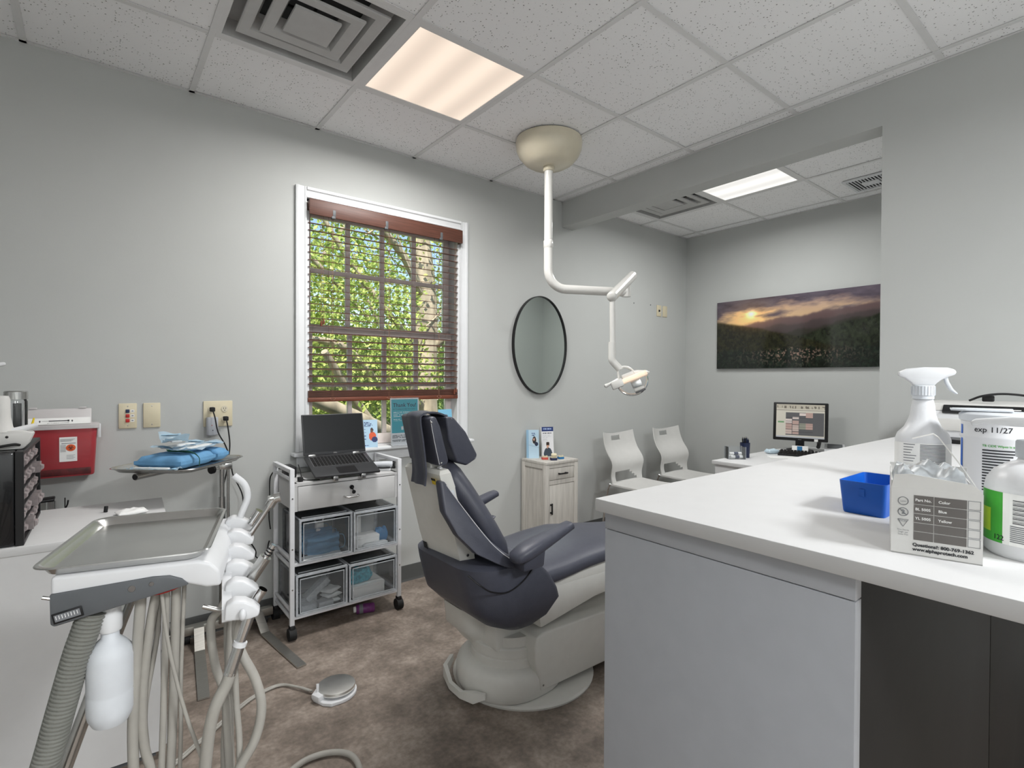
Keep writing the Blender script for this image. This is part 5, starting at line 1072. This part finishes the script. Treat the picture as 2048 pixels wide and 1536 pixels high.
# spray bottle
sp = thing('spray_bottle', 'white trigger spray bottle with a dense text label behind the carton', 'spray bottle', (1.435, .335, CZ), rz=math.radians(-66))
B().lathe([(0, 0), (.046, 0), (.050, .006), (.050, .095), (.046, .108), (.034, .122), (.027, .138), (.0235, .150), (.021, .172), (.0175, .186), (.0175, .196), (0, .196)], seg=40, sy=.72).out('bottle', 'plastic_white', sp, 40)
B().lathe([(.0505, .018), (.0505, .088)], seg=40, sy=.722).out('label', 'paper', sp, 60)
pr = B()
def on_bottle(x, z, R, k): return (R * math.sin(x), -k * R * math.cos(x), z)
for i in range(20):
    z = .084 - .0030 * i
    for (u0, u1) in ((-.85, -.30), (-.22, .75)):
        q = [on_bottle(u0 + (u1 - u0) * (.55 + .45 * ((i * 7 + 3) % 5) / 5 if u0 < -.5 else 1) * k / 8, z, .0508, .722) for k in range(9)]
        if u0 < -.5 and i % 2: continue
        for p_, q_ in zip(q, q[1:]): pr.poly([p_, q_, (q_[0], q_[1], q_[2] + .0017), (p_[0], p_[1], p_[2] + .0017)])
pr.out('label_print', 'ink_soft', sp, 0)
B().lathe([(0, .184), (.0195, .184), (.0195, .190), (.021, .192), (.021, .2125), (.0195, .214), (0, .214)], seg=30).out('collar', 'plastic_milk', sp, 30)
rb = B()
for k in range(24): a = 2 * math.pi * k / 24; rb.box(-.0006, .0006, -.0008, .0008, .193, .212, M=Matrix.Rotation(a, 4, 'Z') @ Matrix.Translation((.0212, 0, 0)))
rb.out('collar_ribs', 'plastic_milk', sp, 0)
B().prism([(-.046, .235), (-.046, .243), (-.030, .251), (0, .254), (.040, .253), (.052, .249), (.056, .243), (.053, .237), (.040, .232), (.030, .226), (.022, .219), (.018, .213), (-.018, .213), (-.024, .221), (-.034, .230)], -.012, .012, 'y', .005).out('trigger_head', 'plastic_white', sp, 40)
B().prism([(.034, .236), (.041, .236), (.044, .222), (.051, .207), (.060, .196), (.056, .195), (.045, .204), (.038, .218)], -.007, .007, 'y', .002).out('trigger', 'plastic_milk', sp)
# wipes canister
cn = thing('wipes_canister', 'white wipes canister with handwritten date and printed label', 'canister', (1.408, .205, CZ), rz=math.radians(-82))
B().lathe([(0, 0), (.057, 0), (.059, .004), (.059, .108), (.061, .112), (.061, .116), (.059, .119), (.059, .144), (.061, .146), (0, .147)], seg=44).out('body', 'plastic_white', cn, 35)
B().lathe([(.0615, .146), (.0625, .149), (.0625, .158), (.058, .162), (0, .163)], seg=44).out('lid', 'plastic_milk', cn, 35); B().prism([(-.075, -.02), (-.05, -.035), (.02, -.035), (.02, .035), (-.05, .035), (-.075, .02)], .1635, .168, 'z', .002).out('flip_top', 'plastic_milk', cn)
def wrap(s, size, m, parent, R, z, ang0, name='lettering'):
    me = text_mesh(s, size, .0001)
    for v in me.vertices: a = ang0 + v.co.x / R; v.co = (R * math.sin(a), -R * math.cos(a), z + v.co.y)
    me.materials.clear(); return finish(name, me, m, parent, 0)
wrap('exp 11/27', .0145, 'ink', cn, .0594, .125, -.66, 'handwriting')
wrap('TB CIDE Wipes is an effective', .0058, 'green', cn, .0594, .097, -.42)
pr = B()
for i in range(15):
    z = .089 - .0055 * i; u0, u1 = -.42, .5 - .08 * ((i * 5) % 4)
    q = [on_bottle(u0 + (u1 - u0) * k / 10, z, .0594, 1) for k in range(11)]
    for p_, q_ in zip(q, q[1:]): pr.poly([p_, q_, (q_[0], q_[1], q_[2] + .0026), (p_[0], p_[1], p_[2] + .0026)])
pr.out('label_print', 'ink', cn, 0)
st = B(); q = [on_bottle(-1.30 + .14 * k / 4, 0, .0596, 1) for k in range(5)]
for p_, q_ in zip(q, q[1:]): st.poly([(p_[0], p_[1], .006), (q_[0], q_[1], .006), (q_[0], q_[1], .137), (p_[0], p_[1], .137)])
st.out('blue_stripe', 'blue_plastic', cn, 0)
# pump bottle
pb = thing('pump_bottle', 'white pump bottle with green and white label at the picture edge', 'pump bottle', (.944, .103, CZ), rz=math.radians(-84))
B().lathe([(0, 0), (.045, 0), (.049, .005), (.049, .085), (.047, .096), (.040, .108), (.028, .117), (.018, .121), (.0165, .124), (.0165, .129), (0, .129)], seg=44).out('bottle', 'plastic_white', pb, 50)
B().lathe([(0, .126), (.0185, .126), (.019, .128), (.019, .146), (.0175, .148), (.009, .149), (.008, .152), (.0065, .153), (.0065, .166), (0, .166)], seg=30).out('pump_collar', 'plastic_milk', pb, 35)
B().prism([(-.062, .163), (-.064, .169), (-.058, .173), (-.02, .178), (.012, .178), (.014, .165), (-.02, .165), (-.05, .167)], -.009, .009, 'y', .003).out('pump_head', 'plastic_white', pb)
lb = B()
def band(u0, u1, z0, z1, R=.0494):
    q = [on_bottle(u0 + (u1 - u0) * k / 12, 0, R, 1) for k in range(13)]
    for p_, q_ in zip(q, q[1:]): lb.poly([(p_[0], p_[1], z0), (q_[0], q_[1], z0), (q_[0], q_[1], z1), (p_[0], p_[1], z1)])
band(-1.75, -.62, .018, .083); lb.out('green_label', 'green', pb, 60); lb = B(); band(-1.5, -.95, .030, .060, .0496); lb.out('lime_patch', 'lime', pb, 60)
lb = B(); band(-.62, 1.2, .018, .083); lb.out('white_label', 'paper', pb, 60); lb = B()
for k in range(16): band(-.40, .6, .046 + .0019 * k, .0470 + .0019 * k - .0003 * (k % 3), .0497)
lb.out('barcode', 'ink', pb, 0); lb = B()
for k in range(9): band(-.45, .7 - .2 * (k % 2), .042 - .0024 * k, .0432 - .0024 * k, .0497)
lb.out('label_print', 'ink_soft', pb, 0); wrap('122', .009, 'ink', pb, .0498, .022, -.85)
# printer
pn = thing('printer', 'cream-white desktop printer at the wall end of the counter', 'printer', (2.60, .375, CZ), world=True)
B().prism([(2.405, CZ), (2.405, 1.178), (2.425, 1.196), (2.80, 1.205), (2.82, 1.19), (2.82, CZ)], .155, .595, 'y', .008).out('body', 'plastic_white', pn)
B().prism([(2.41, 1.186), (2.43, 1.2115), (2.80, 1.2145), (2.80, 1.2062), (2.43, 1.198)], .158, .592, 'y', .003).out('scanner_lid', 'seat_white', pn)
B().prism([(2.403, 1.176), (2.427, 1.201), (2.421, 1.208), (2.398, 1.184)], .20, .505, 'y', .002).out('control_panel', 'black_gloss', pn)
for k in range(9): y = .475 - .028 * k; B().box(-.004 if k % 3 else -.009, .004 if k % 3 else .009, -.0018, .0018, 0, .0006, M=frame((2.4085, y, 1.1955), (0, -1, 0), (.68, 0, .73))).out('panel_button', 'paper', pn, 0)
B().box(2.400, 2.4065, .19, .54, 1.115, 1.158, .002).out('output_slot', 'seat_white', pn); B().box(2.385, 2.406, .20, .50, 1.0705, 1.084, .002).out('paper_tray', 'black', pn)
B().box(2.40, 2.4055, .17, .58, 1.09, 1.0925).out('seam', 'ink_soft', pn, 0)
cable('printer_cable', 'black cable coiled on top of the printer', [(2.52, .45, 1.222), (2.50, .41, 1.24), (2.52, .36, 1.248), (2.54, .30, 1.242), (2.56, .24, 1.225), (2.60, .20, 1.22)], .004, plug=(2.53, .40, 1.229))
B().prism(rrect(.06, .05, .008, 3, 2.62, .63), CZ, 1.137, 'z', .004).out('black_adapter', 'black', None, 40, label='small black upright box behind the left side of the printer', cat='adapter', loc=(2.62, .63, CZ))

# ================================================================== LEFT CABINET AND WHAT STANDS ON IT
lc = thing('drawer_cabinet', 'white drawer cabinet with worktop on the left, behind the delivery unit', 'cabinet', (.202, 2.115, 0), rz=math.radians(-2.6))
B().box(-1.0, 0, 0, .54, .760, .785, .002).out('worktop', 'white_lam', lc)
B().box(-.98, -.026, .006, .53, .025, .760).out('body', 'white_lam_b', lc, 0); B().box(-.96, -.04, .03, .52, 0, .025).out('plinth', 'unit_grey', lc, 0)
for z0, z1, zh in ((.54, .745, .60), (.365, .535, .48), (.04, .36, .33)):
    d = B().box(-.025, -.008,   .008, .528, z0, z1, .002).out('drawer', 'white_lam', lc)
    B().tube([(-.012, .19, zh), (.012, .192, zh), (.016, .20, zh), (.016, .30, zh), (.012, .308, zh), (-.012, .31, zh)], .0035, 8, 3).out('pull', 'steel', d, 60)
WZ = .7852
og = thing('parts_organizer', 'black small-parts organizer with clear drawers on the left worktop', 'organizer', (-.254, 2.383, WZ), rz=math.radians(-1.2))
b = B(); b.box(-.095, .075, -.235, .235, 0, .284, .008); b.out('case', 'black_gloss', og)
b = B().box(.075, .095, -.235, -.226, 0, .284, .002).box(.075, .095, .226, .235, 0, .284, .002).box(.075, .095, -.226, .226, 0, .012, .002).box(.075, .095, -.226, .226,   .272, .284, .002)
for k in range(1, 5): b.box(.075, .092, -.226, .226, .012 + .052 * k - .002, .012 + .052 * k + .002)
b.out('front_frame', 'black', og, 0)
dm = None
for r in range(5):
    for c in range(7):
        y = -.223 + .0642 * c; z = .0155 + .052 * r
        if dm is None:
            bb = B().box(-.06, 0, .002, .058, 0, .034).prism([(0, .004), (.009, .010), (.009, .022), (0, .026)], .016, .045, 'y', .002)
            dm = bb.out('drawer', 'drawer_clear' if 'drawer_clear' in MATS else 'bag', og, 0); o = dm
        else: o = dm.copy(); COL.objects.link(o)
        o.location = (.082 + (.022 if (r, c) in ((3, 5), (1, 4), (1, 5), (0, 2)) else .003 * ((r * 3 + c) % 2)), y, z)
OZ = WZ + .2846
dg = thing('dispensing_gun', 'cream dental handpiece stand with a white syringe tip on the black organizer', 'dental device', (-.206, 2.235, OZ))
B().prism([(-.09, 0), (.035, 0), (.05, .018), (.062, .05), (.03, .06), (-.09, .06)], -.03, .03, 'y', .006).out('base', 'seat_white', dg); B().lathe([(.034, .055), (.027, .07), (.022, .10), (.021, .155), (.017, .165), (0, .166)], (-.015, 0, 0), 26).out('column', 'seat_white', dg, 50)
B().cyl((.0, -.012, .052), (.068, -.004, .072), .011, 14, .008).out('syringe', 'plastic_white', dg); B().cyl((.056, -.004, .075), (.06, -.004, .095), .0035, 8, .002).out('tip', 'yellow', dg)
B().box(-.05, -.03, -.032, -.029, .012, .028, .001).ball((.0, -.03, .04), .004, 8).out('connector', 'black', dg)
cable('device_cable', 'black cable lying on the organizer in front of the cream device', [(-.268, 2.191, OZ + .004), (-.23, 2.182, OZ + .012), (-.19, 2.187, OZ + .018), (-.178, 2.206, OZ + .014)], .004)
jr = thing('glass_jar', 'glass jar with a steel screw lid and dark label at the left edge', 'jar', (-.205, 2.44, OZ))
B().lathe([(0, 0), (.028, 0), (.03, .004), (.03, .14), (.026, .15), (.0245, .15), (.028, .138), (.028, .006), (0, .004)], seg=28).out('glass', 'glass', jr, 50); B().lathe([(.031, .148), (.031, .173), (.028, .176), (0, .176)], seg=30).out('lid', 'steel', jr, 35); B().box(-.006, .016, -.0245, -.021, .02, .135, .004).out('dark_insert', 'black', jr)
sb_ = thing('spray_bottle', 'white spray bottle at the left picture edge, only its nozzle tip in view', 'spray bottle', (-.321, 2.36, OZ))
B().lathe([(0, 0), (.026, 0), (.028, .005), (.028, .13), (.02, .155), (.013, .18), (.012, .22), (0, .22)], seg=28).out('bottle', 'plastic_white', sb_, 50)
B().prism([(-.04, .25), (-.03, .27), (.05, .265), (.098, .272), (.10, .262), (.06, .248), (.02, .225), (.012, .215), (-.012, .215), (-.02, .235)], -.01, .01, 'y', .004).out('spray_head', 'plastic_white', sb_, 40); B().cyl((0, 0, .205), (0, 0, .222), .015, 20).out('collar', 'plastic_white', sb_)
B().cyl((.035, 2.49, WZ), (.037, 2.49, WZ + .022), .0065, 14).out('black_vial', 'black', None, label='small black cylindrical vial standing on the left worktop', cat='vial', loc=(.035, 2.49, WZ))
cushion((.11, 2.40, WZ), .09, .06, .016, .2, (0, 0), .5, 95).out('crumpled_tissue', 'paper', None, 50, label='crumpled white tissue on the left worktop behind the steel tray', cat='tissue', loc=(.11, 2.40, WZ))
gd = thing('lever_bin', 'black-lidded chrome pedestal behind the left worktop, below the sharps container', 'pedestal bin', (-.14, 2.90, 0))
B().lathe([(.05, 0), (.05, .01), (.022, .02), (.018, .03), (.018, .775), (0, .775)], seg=24).out('post', 'chrome', gd, 40); B().box(-.055, .055, -.035, .035, .777, .789, .005, M=Matrix.Rotation(math.radians(-3), 4, 'Y')).out('lid', 'black', gd); B().tube([(.02, 0, .70), (.05, 0, .745), (.056, 0, .772)], .003, 8, 3).out('strut', 'black', gd, 60); B().cyl((.045, .02, 0), (.045, .02, .78), .002, 8).out('rod', 'black', gd)

# ================================================================== MAYO STAND
ms = thing('mayo_stand', 'steel tray stand on one post with splayed flat feet by the wall', 'tray stand', (.50, 2.93, 0), world=True)
MT = Matrix.Translation((.297, 2.655, .93)) @ Matrix.Rotation(math.radians(47.5), 4, 'Z')
def rrz(w, d, r, z, n=6): return [MT @ Vector((a, b, z)) for a, b in rrect(w, d, r, n)]
B().loft([rrz(.30, .24, .04, -.0155), rrz(.375, .31, .05, -.014), rrz(.395, .33, .055, -.002), rrz(.415, .35, .06, .001), rrz(.42, .355, .06, -.002), rrz(.413, .348, .06, -.001), rrz(.398, .333, .055, -.006), rrz(.376, .311, .05, -.0165), rrz(.30, .24, .04, -.018)]).out('tray', 'steel', ms, 40)
B().tube([(.50, 2.925, .86), (.50, 2.925, .885), (.485, 2.90, .897), (.455, 2.86, .898), (.13, 2.575, .894)], .014, 14, 4).out('support_arm', 'steel', ms, 60)
B().tube([(.1315, 2.5765, .8938), (.129, 2.574, .8942)], .0115, 12).out('arm_end', 'black', ms, 60)
B().box(.17, .20, 2.60, 2.64, .898, .9115, .003).out('tray_clip', 'steel', ms)
B().cyl((.499, 2.93, .07), (.499, 2.93, .70), .0155, 18).out('outer_post', 'steel', ms); B().cyl((.499, 2.93, .70), (.499, 2.93, .88), .012, 18).out('inner_post', 'steel', ms); B().cyl((.53, 2.95, .07), (.53, 2.95, .86), .007, 12).out('guide_rod', 'steel', ms); B().box(.485, .545, 2.918, 2.96, .835, .868, .006).out('clamp', 'steel', ms)
kn = B().cyl((.485, 2.925, .845), (.455, 2.905, .845), .005, 10).out('clamp_screw', 'steel', ms); B().cyl((.456, 2.906, .845), (.446, 2.899, .845), .021, 20).out('knob', 'black', kn)
B().box(.285, .738, 2.932, 2.972, .045, .085, .002).out('base_bar', 'steel_brushed', ms)
for xa, ya, xb, yb in ((.40, 2.945, .343, 2.40), (.655, 2.945, .722, 2.42)):
    d = Vector((xb - xa, yb - ya, 0)).normalized(); n = Vector((-d.y, d.x, 0)) * .021; prof = [(0, .085, .079), (.04, .085, .079), (.13, .014, .008), (.30, .010, .004), (.55, .008, .002)]
    B().loft([[Vector((xa, ya, z1)) + d * s + n, Vector((xa, ya, z1)) + d * s - n, Vector((xa, ya, z0)) + d * s - n, Vector((xa, ya, z0)) + d * s + n] for s, z1, z0 in prof]).out('foot', 'steel_brushed', ms, 20)
for x in (.35, .70): 
    w = B().cyl((x - .012, 2.955, .025), (x + .012, 2.955, .025), .024, 16).out('caster', 'rubber', ms); B().box(x - .016, x + .016, 2.94, 2.97, .03, .046, .003).out('caster_fork', 'black', w)
def on_tray(x, y, z=0): v = MT @ Vector((x, y, -.0135 + z)); return (v.x, v.y, v.z)
R47 = math.radians(47.5)
cushion(on_tray(-.026, .0), .225, .20, .056, R47, (0, 0), .06, 101, 12).out('wrapped_pack', 'blue_wrap', None, 50, label='large blue cloth-wrapped pack in the middle of the stand tray', cat='wrapped pack', loc=on_tray(-.026, .0))
cushion(on_tray(.137, .0, .0), .084, .20, .056, R47, (0, 0), .08, 102, 12).out('wrapped_pack', 'blue_wrap', None, 50, label='smaller blue cloth-wrapped pack at the wall end of the stand tray', cat='wrapped pack', loc=on_tray(.147, 0))
tp_ = B(); tp_.tube([MT @ Vector(p) for p in ((-.06, -.122, -.004), (-.06, -.121, .028), (-.058, -.09, .049), (-.05, -.03, .053), (-.045, .03, .053))], .009, 8, 5, flat=(1, .15)).out('tape_strip', 'green_tape' if 'green_tape' in MATS else 'ink_soft', None, 40, label='green tape strip across the large blue pack', cat='tape', loc=on_tray(-.04, -.05, .05))
def pouch(label, p, L, Wd, rz, bend, seed):
    t = thing('sterilization_pouch', label, 'pouch', p, rz, group='sterilization pouches on the stand tray'); r = np.random.default_rng(seed); ph = r.random(4) * 6
    def fn(u, v): return (u * L / 2, (v - .5) * Wd, .006 + bend * (abs(u) ** 2.2) + .006 * math.sin(5 * u + ph[0]) * math.sin(3 * v + ph[1]) + .004 * math.sin(11 * u + 6 * v + ph[2]))
    nu, nv = 18, 8; bm = bmesh.new(); G = [[bm.verts.new(fn(2 * i / nu - 1, j / nv)) for i in range(nu + 1)] for j in range(nv + 1)]
    for j in range(nv):
        for i in range(nu): bm.faces.new((G[j][i], G[j][i + 1], G[j + 1][i + 1], G[j + 1][i]))
    bmesh.ops.solidify(bm, geom=bm.faces[:], thickness=.0012); o = B(); o._add(bm); o.out('film', 'pouch_blue', t, 60)
    B().box(-L * .38, L * .3, -Wd * .22, Wd * .22, .006, .014, .003).out('paper_side', 'pouch_white', t); B().box(L * .36, L * .44, -Wd * .4, Wd * .4, .008 + bend * .62, .0095 + bend * .62).out('seal_band', 'paper_blue', t, 0); return t
pouch('pale blue pouch lying flat on the large pack, nearest the viewer', on_tray(.03, -.052, .066), .27, .078, R47 + .04, .012, 1)
pouch('pale blue pouch lying flat on the large pack, nearest the wall', on_tray(.06, .050, .066), .25, .078, R47 - .04, .014, 2)
pouch('pale blue pouch on top of the pack, tip pointing up to the left', on_tray(-.02, .02, .100), .20, .085, R47 + .8, .028, 3)
pouch('pale blue pouch along the near edge of the stand tray', on_tray(-.160, .0, .001), .22, .034, R47 - 1.5708, .004, 4)

# ================================================================== DENTAL DELIVERY UNIT
du = thing('delivery_unit', 'white and grey dental delivery unit with hoses, bottle and handpiece holders', 'dental unit', (-.08, 1.126, 0), rz=math.radians(-15))
B().prism([(.026, .9715), (.232, .9715), (.252, .964), (.266, .948), (.268, .921), (.245, .921), (.21, .934), (.026, .934)], -.002, .31, 'y', .006, seg=3).out('head', 'plastic_white', du, 40)
fp = B().prism([(.026, .945), (.165, .9535), (.19, .952), (.208, .944), (.2185, .932), (.032, .892), (.027, .896)], -.0065, .03, 'y', .003).out('front_panel', 'unit_grey', du, 40)
B().prism([(.03, .934), (.20, .934), (.19, .922), (.035, .90)], .02, .29, 'y', .003).out('underside', 'unit_grey', du)
for x, z, r in ((.136, .938, .0055), (.164, .942, .0038)): B().lathe([(0, 0), (r, 0), (r * .9, .0015), (0, .002)], seg=18, M=frame((x, -.0065, z), (1, 0, 0), (0, 0, 1))).out('button', 'print_grey', fp)
Mg = frame((.0505, -.0066, .9095), (.977, 0, .213), (0, 0, 1))
B().box(-.020, .020, -.0085, .0085, 0, .002, .001, M=Mg).out('gauge_frame', 'black', fp); B().box(-.017, .017, -.0055, .0055, .002, .0026, M=Mg).out('gauge', 'ink_soft', fp, 0); g_ = B()
for k in range(8): g_.box(-.015 + .004 * k, -.0142 + .004 * k, -.002, .004, .0026, .003, M=Mg)
g_.out('gauge_marks', 'paper', fp, 0)
B().tube([(.012, .01, .937), (.022, .012, .933), (.03, .012, .931)], .003, 8).out('pin', 'steel', du)
rg = B().tube([(.178 + .024 * math.cos(a), .03 + .02 * math.sin(a), .9185 + .004 * math.cos(a)) for a in [2 * math.pi * k / 28 for k in range(29)]], .0016, 6).out('red_ring', 'red', du, 60)
tr = thing('instrument_tray', 'empty rectangular stainless tray on top of the delivery unit', 'tray', (-.08 + .966 * .124 + .259 * .163, 1.126 - .259 * .124 + .966 * .163, .9722), rz=math.radians(-15))
rt2 = lambda w, d, r, z: [(a, b, z) for a, b in rrect(w, d, r, 6)]
B().loft([rt2(.205, .30, .015, 0), rt2(.218, .313, .022, .001), rt2(.232, .328, .028, .012), rt2(.240, .336, .03, .0165), rt2(.250, .346, .034, .0165), rt2(.252, .348, .034, .0145), rt2(.249, .345, .034, .0155), rt2(.240, .336, .03, .0150), rt2(.230, .326, .028, .0110), rt2(.216, .311, .022, .0018), rt2(.205, .30, .015, .0016)]).out('pan', 'steel', tr, 45)
# water bottle
wb = B().lathe([(0, .712), (.012, .700), (.02, .706), (.026, .700), (.032, .712), (.034, .722), (.034, .752), (.0335, .754), (.034, .757), (.034, .812), (.031, .826), (.022, .838), (.0135, .846), (.0125, .862), (0, .862)], (.096, .035, 0), 36).out('water_bottle', 'plastic_milk', du, 50)
B().lathe([(0, .858), (.0165, .858), (.0175, .862), (.0175, .884), (.0155, .888), (.0155, .908), (0, .91)], (.096, .035, 0), 28).out('bottle_cap', 'plastic_white', wb, 40)
# suction hose with ridges
P_ = [Vector(p) for p in ((.075, .02, .900), (.066, .02, .87), (.054, .02, .83), (.034, .022, .75), (.012, .025, .66), (-.03, .03, .5), (-.08, .05, .3), (-.13, .08, .12))]
C_ = catmull(P_, 12); acc = [0]
for a, b in zip(C_, C_[1:]): acc.append(acc[-1] + (b - a).length)
N_ = int(acc[-1] / .00165); Q_ = []
for k in range(N_ + 1):
    s = acc[-1] * k / N_; i = max(0, min(len(acc) - 2, int(np.searchsorted(acc, s)) - 1)); f = (s - acc[i]) / max(1e-9, acc[i + 1] - acc[i]); Q_.append(C_[i].lerp(C_[i + 1], f))
B().tube(Q_, lambda t: 0.0195 + (.0014 if int(round(t * N_)) % 4 < 2 else -.0010), 16).out('ridged_hose', 'hose_ridge', du, 20)
B().tube([(.11, .16, .905), (.062, .14, .76), (-.02, .12, .5), (-.12, .1, .16)], .012, 14, 4).out('support_arm', 'steel', du, 60); B().box(.045, .075, .125, .155, .735, .775, .005).out('arm_joint', 'unit_grey', du)
B().box(-.26, -.06, -.02, .20, 0, .16, .012).out('floor_box', 'plastic_white', du)
for pts, r in (([(.165, .04, .93), (.158, .04, .82), (.151, .04, .68), (.150, .04, .52), (.12, .05, .30), (-.06, .06, .10)], .0095), ([(.188, .045, .925), (.176, .045, .85), (.165, .045, .74), (.166, .045, .64), (.185, .05, .54), (.19, .06, .35), (.05, .08, .12), (-.06, .09, .10)], .0085),
               ([(.186, .06, .925), (.184, .06, .83), (.166, .055, .70), (.170, .05, .62), (.18, .05, .45), (.0, .1, .12), (-.06, .12, .10)], .005), ([(.212, .04, .922), (.208, .04, .75), (.203, .04, .58), (.19, .05, .3), (.0, .08, .10), (-.06, .08, .08)], .006),
               ([(.226, .045, .922), (.222, .045, .75), (.216, .045, .58), (.20, .05, .3), (0, .1, .07), (-.06, .10, .06)], .0085), ([(.206, .025, .924), (.218, .02, .82), (.243, .015, .70), (.272, .012, .60), (.30, .01, .48), (.25, .0, .2), (0, .0, .06), (-.06, .01, .05)], .0036),
               ([(.238, .05, .922), (.232, .05, .75), (.23, .05, .58), (.21, .07, .3), (.0, .15, .05), (-.06, .15, .05)], .004)):
    sh_ = -.024 if pts[0][0] < .2 else -.034
    B().tube([(x + sh_, y, z) for x, y, z in pts[:-1]] + [pts[-1]], r * .9, 10, 6).out('hose', 'hose_grey', du, 60)
# handpiece holders along the right side
def Hk(k): t = k / 5; return Vector((.272 + .026 * t, .285 - .30 * t, .962 - .078 * t))
B().loft([[Hk(k) + Vector(p) for p in ((-.028, 0, -.02), (-.012, 0, -.02), (-.012, 0, .002), (-.028, 0, .002))] for k in (-.3, 5.1)]).out('holder_bar', 'plastic_white', du)
hp = [(-.028, -.022), (-.026, .010), (-.010, .020), (.010, .016), (.028, .004), (.040, -.010), (.037, -.022), (.018, -.026)]
tl_ = Vector((.50, -.08, .78)).normalized()
for k in range(6):
    c = Hk(k); h_ = B().prism([(a * .84, b * .8) for a, b in hp], -.0155, .0155, 'y', .0035, seg=2, M=Matrix.Translation(c)).out('holder', 'plastic_white', du, 45)
    if k == 5: B().ball(c + Vector((.006, -.02, -.008)), .008, 12, (.8, 1, 1.3)).out('toggle', 'plastic_white', h_)
c = Hk(0); B().tube([c + Vector(p) for p in ((.0, 0, -.01), (.012, .0, .025), (.022, .0, .055), (.016, .0, .085), (-.006, .0, .108))], .0078, 12, 6).out('saliva_tube', 'plastic_white', du, 60)
c = Hk(1) + Vector((.022, 0, -.005)); sy = B().cyl(c - tl_ * .02, c + tl_ * .085, .0062, 14, .0055).out('syringe', 'chrome', du); B().tube([c + tl_ * .08, c + tl_ * .098, c + tl_ * .106 + Vector((.008, 0, -.003))], .0105, 14, 3).out('syringe_head', 'chrome', sy, 60); B().box(-.007, .007, -.012, .012, -.004, .004, .003, M=Matrix.Translation(c + tl_ * .096 + Vector((-.006, 0, .004)))).out('syringe_button', 'steel', sy)
c = Hk(0) + Vector((.03, -.012, -.004)); B().cyl(c, c + tl_ * .035, .010, 14).out('evacuator', 'chrome', du)
c = Hk(3.5) + Vector((.024, 0, -.004)); mt = B().cyl(c - tl_ * .02, c + tl_ * .045, .0115, 18).out('motor', 'steel', du); B().cyl(c + tl_ * .045, c + tl_ * .072, .0062, 12, .005).out('motor_shank', 'chrome', mt); g_ = B()
for q in (.05, .056, .062): g_.cyl(c + tl_ * q, c + tl_ * (q + .002), .007, 12)
g_.out('shank_rings', 'black', mt)
c = Hk(4.6) + Vector((.030, 0, -.004)); B().tube([c - tl_ * .02, c + tl_ * .018], .0085, 14, cap=False).out('hve_sleeve', 'chrome', du, 60)
c = Hk(5); dn = Vector((-.30, -.02, -.95)).normalized(); b0 = c + Vector((.016, 0, -.018))
hv = B().cyl(b0, b0 + dn * .05, .0095, 16, .0085).out('evacuator_body', 'chrome', du); B().cyl(b0 + dn * .047, b0 + dn * .055, .0115, 16).out('collar', 'plastic_white', hv); B().cyl(b0 + dn * .055, b0 + dn * .105, .0095, 16, .0105).out('valve', 'steel', hv)
e0 = b0 + dn * .10
for pts, r in (([e0, e0 + dn * .02, (.256, -.02, .70), (.243, -.01, .60), (.235, .0, .45), (.16, .03, .2), (0, .06, .06), (-.06, .06, .05)], .0105), ([Hk(4) + Vector((.0, 0, -.02)), Hk(4) + Vector((-.004, .0, -.09)), (.300, .02, .78), (.322, .01, .735), (.333, .0, .685), (.322, -.005, .63), (.292, -.005, .575), (.24, .0, .45), (.1, .03, .2), (-.06, .05, .06)], .0085),
               ([Hk(3) + Vector((0, 0, -.02)), (.276, .09, .80), (.270, .06, .62), (.25, .05, .42), (.1, .06, .15), (-.06, .07, .06)], .0085), ([Hk(2) + Vector((0, 0, -.02)), (.268, .10, .80), (.276, .08, .62), (.26, .06, .42), (.1, .07, .15), (-.06, .08, .06)], .006),
               ([Hk(4.5) + Vector((.006, 0, -.02)), (.288, .03, .80), (.290, .02, .70), (.296, .01, .59), (.28, .01, .42), (.1, .04, .15), (-.06, .04, .08)], .0055), ([Hk(3.6) + Vector((-.012, 0, -.02)), Hk(3.6) + Vector((-.03, -.01, -.05)), (.245, .06, .83), (.252, .05, .76), (.272, .045, .66), (.26, .03, .42), (.1, .05, .15), (-.06, .05, .10)], .0075)):
    B().tube(pts, r, 10, 6).out('hose', 'hose_grey', du, 60)
B().tube([Hk(5) + Vector((-.06, .02, .002)), Hk(5) + Vector((-.035, .02, -.008)), Hk(5) + Vector((-.015, .01, -.006))], .0045, 8, 4).out('holder_arm', 'steel', du, 60)
fh = thing('floor_hose', 'pale hose curling on the floor in front of the dental chair', 'hose', (.6, 1.75, 0), world=True)
B().tube([(-.02, 1.15, .012), (.2, 1.45, .012), (.40, 1.68, .012), (.515, 1.777, .012), (.60, 1.785, .012), (.665, 1.745, .012), (.685, 1.68, .012), (.66, 1.58, .012), (.60, 1.45, .012), (.5, 1.3, .012)], .010, 10, 8).out('tube', 'hose_grey', fh, 60)
for o in bpy.data.objects:
    if '_w' in o: del o['_w']
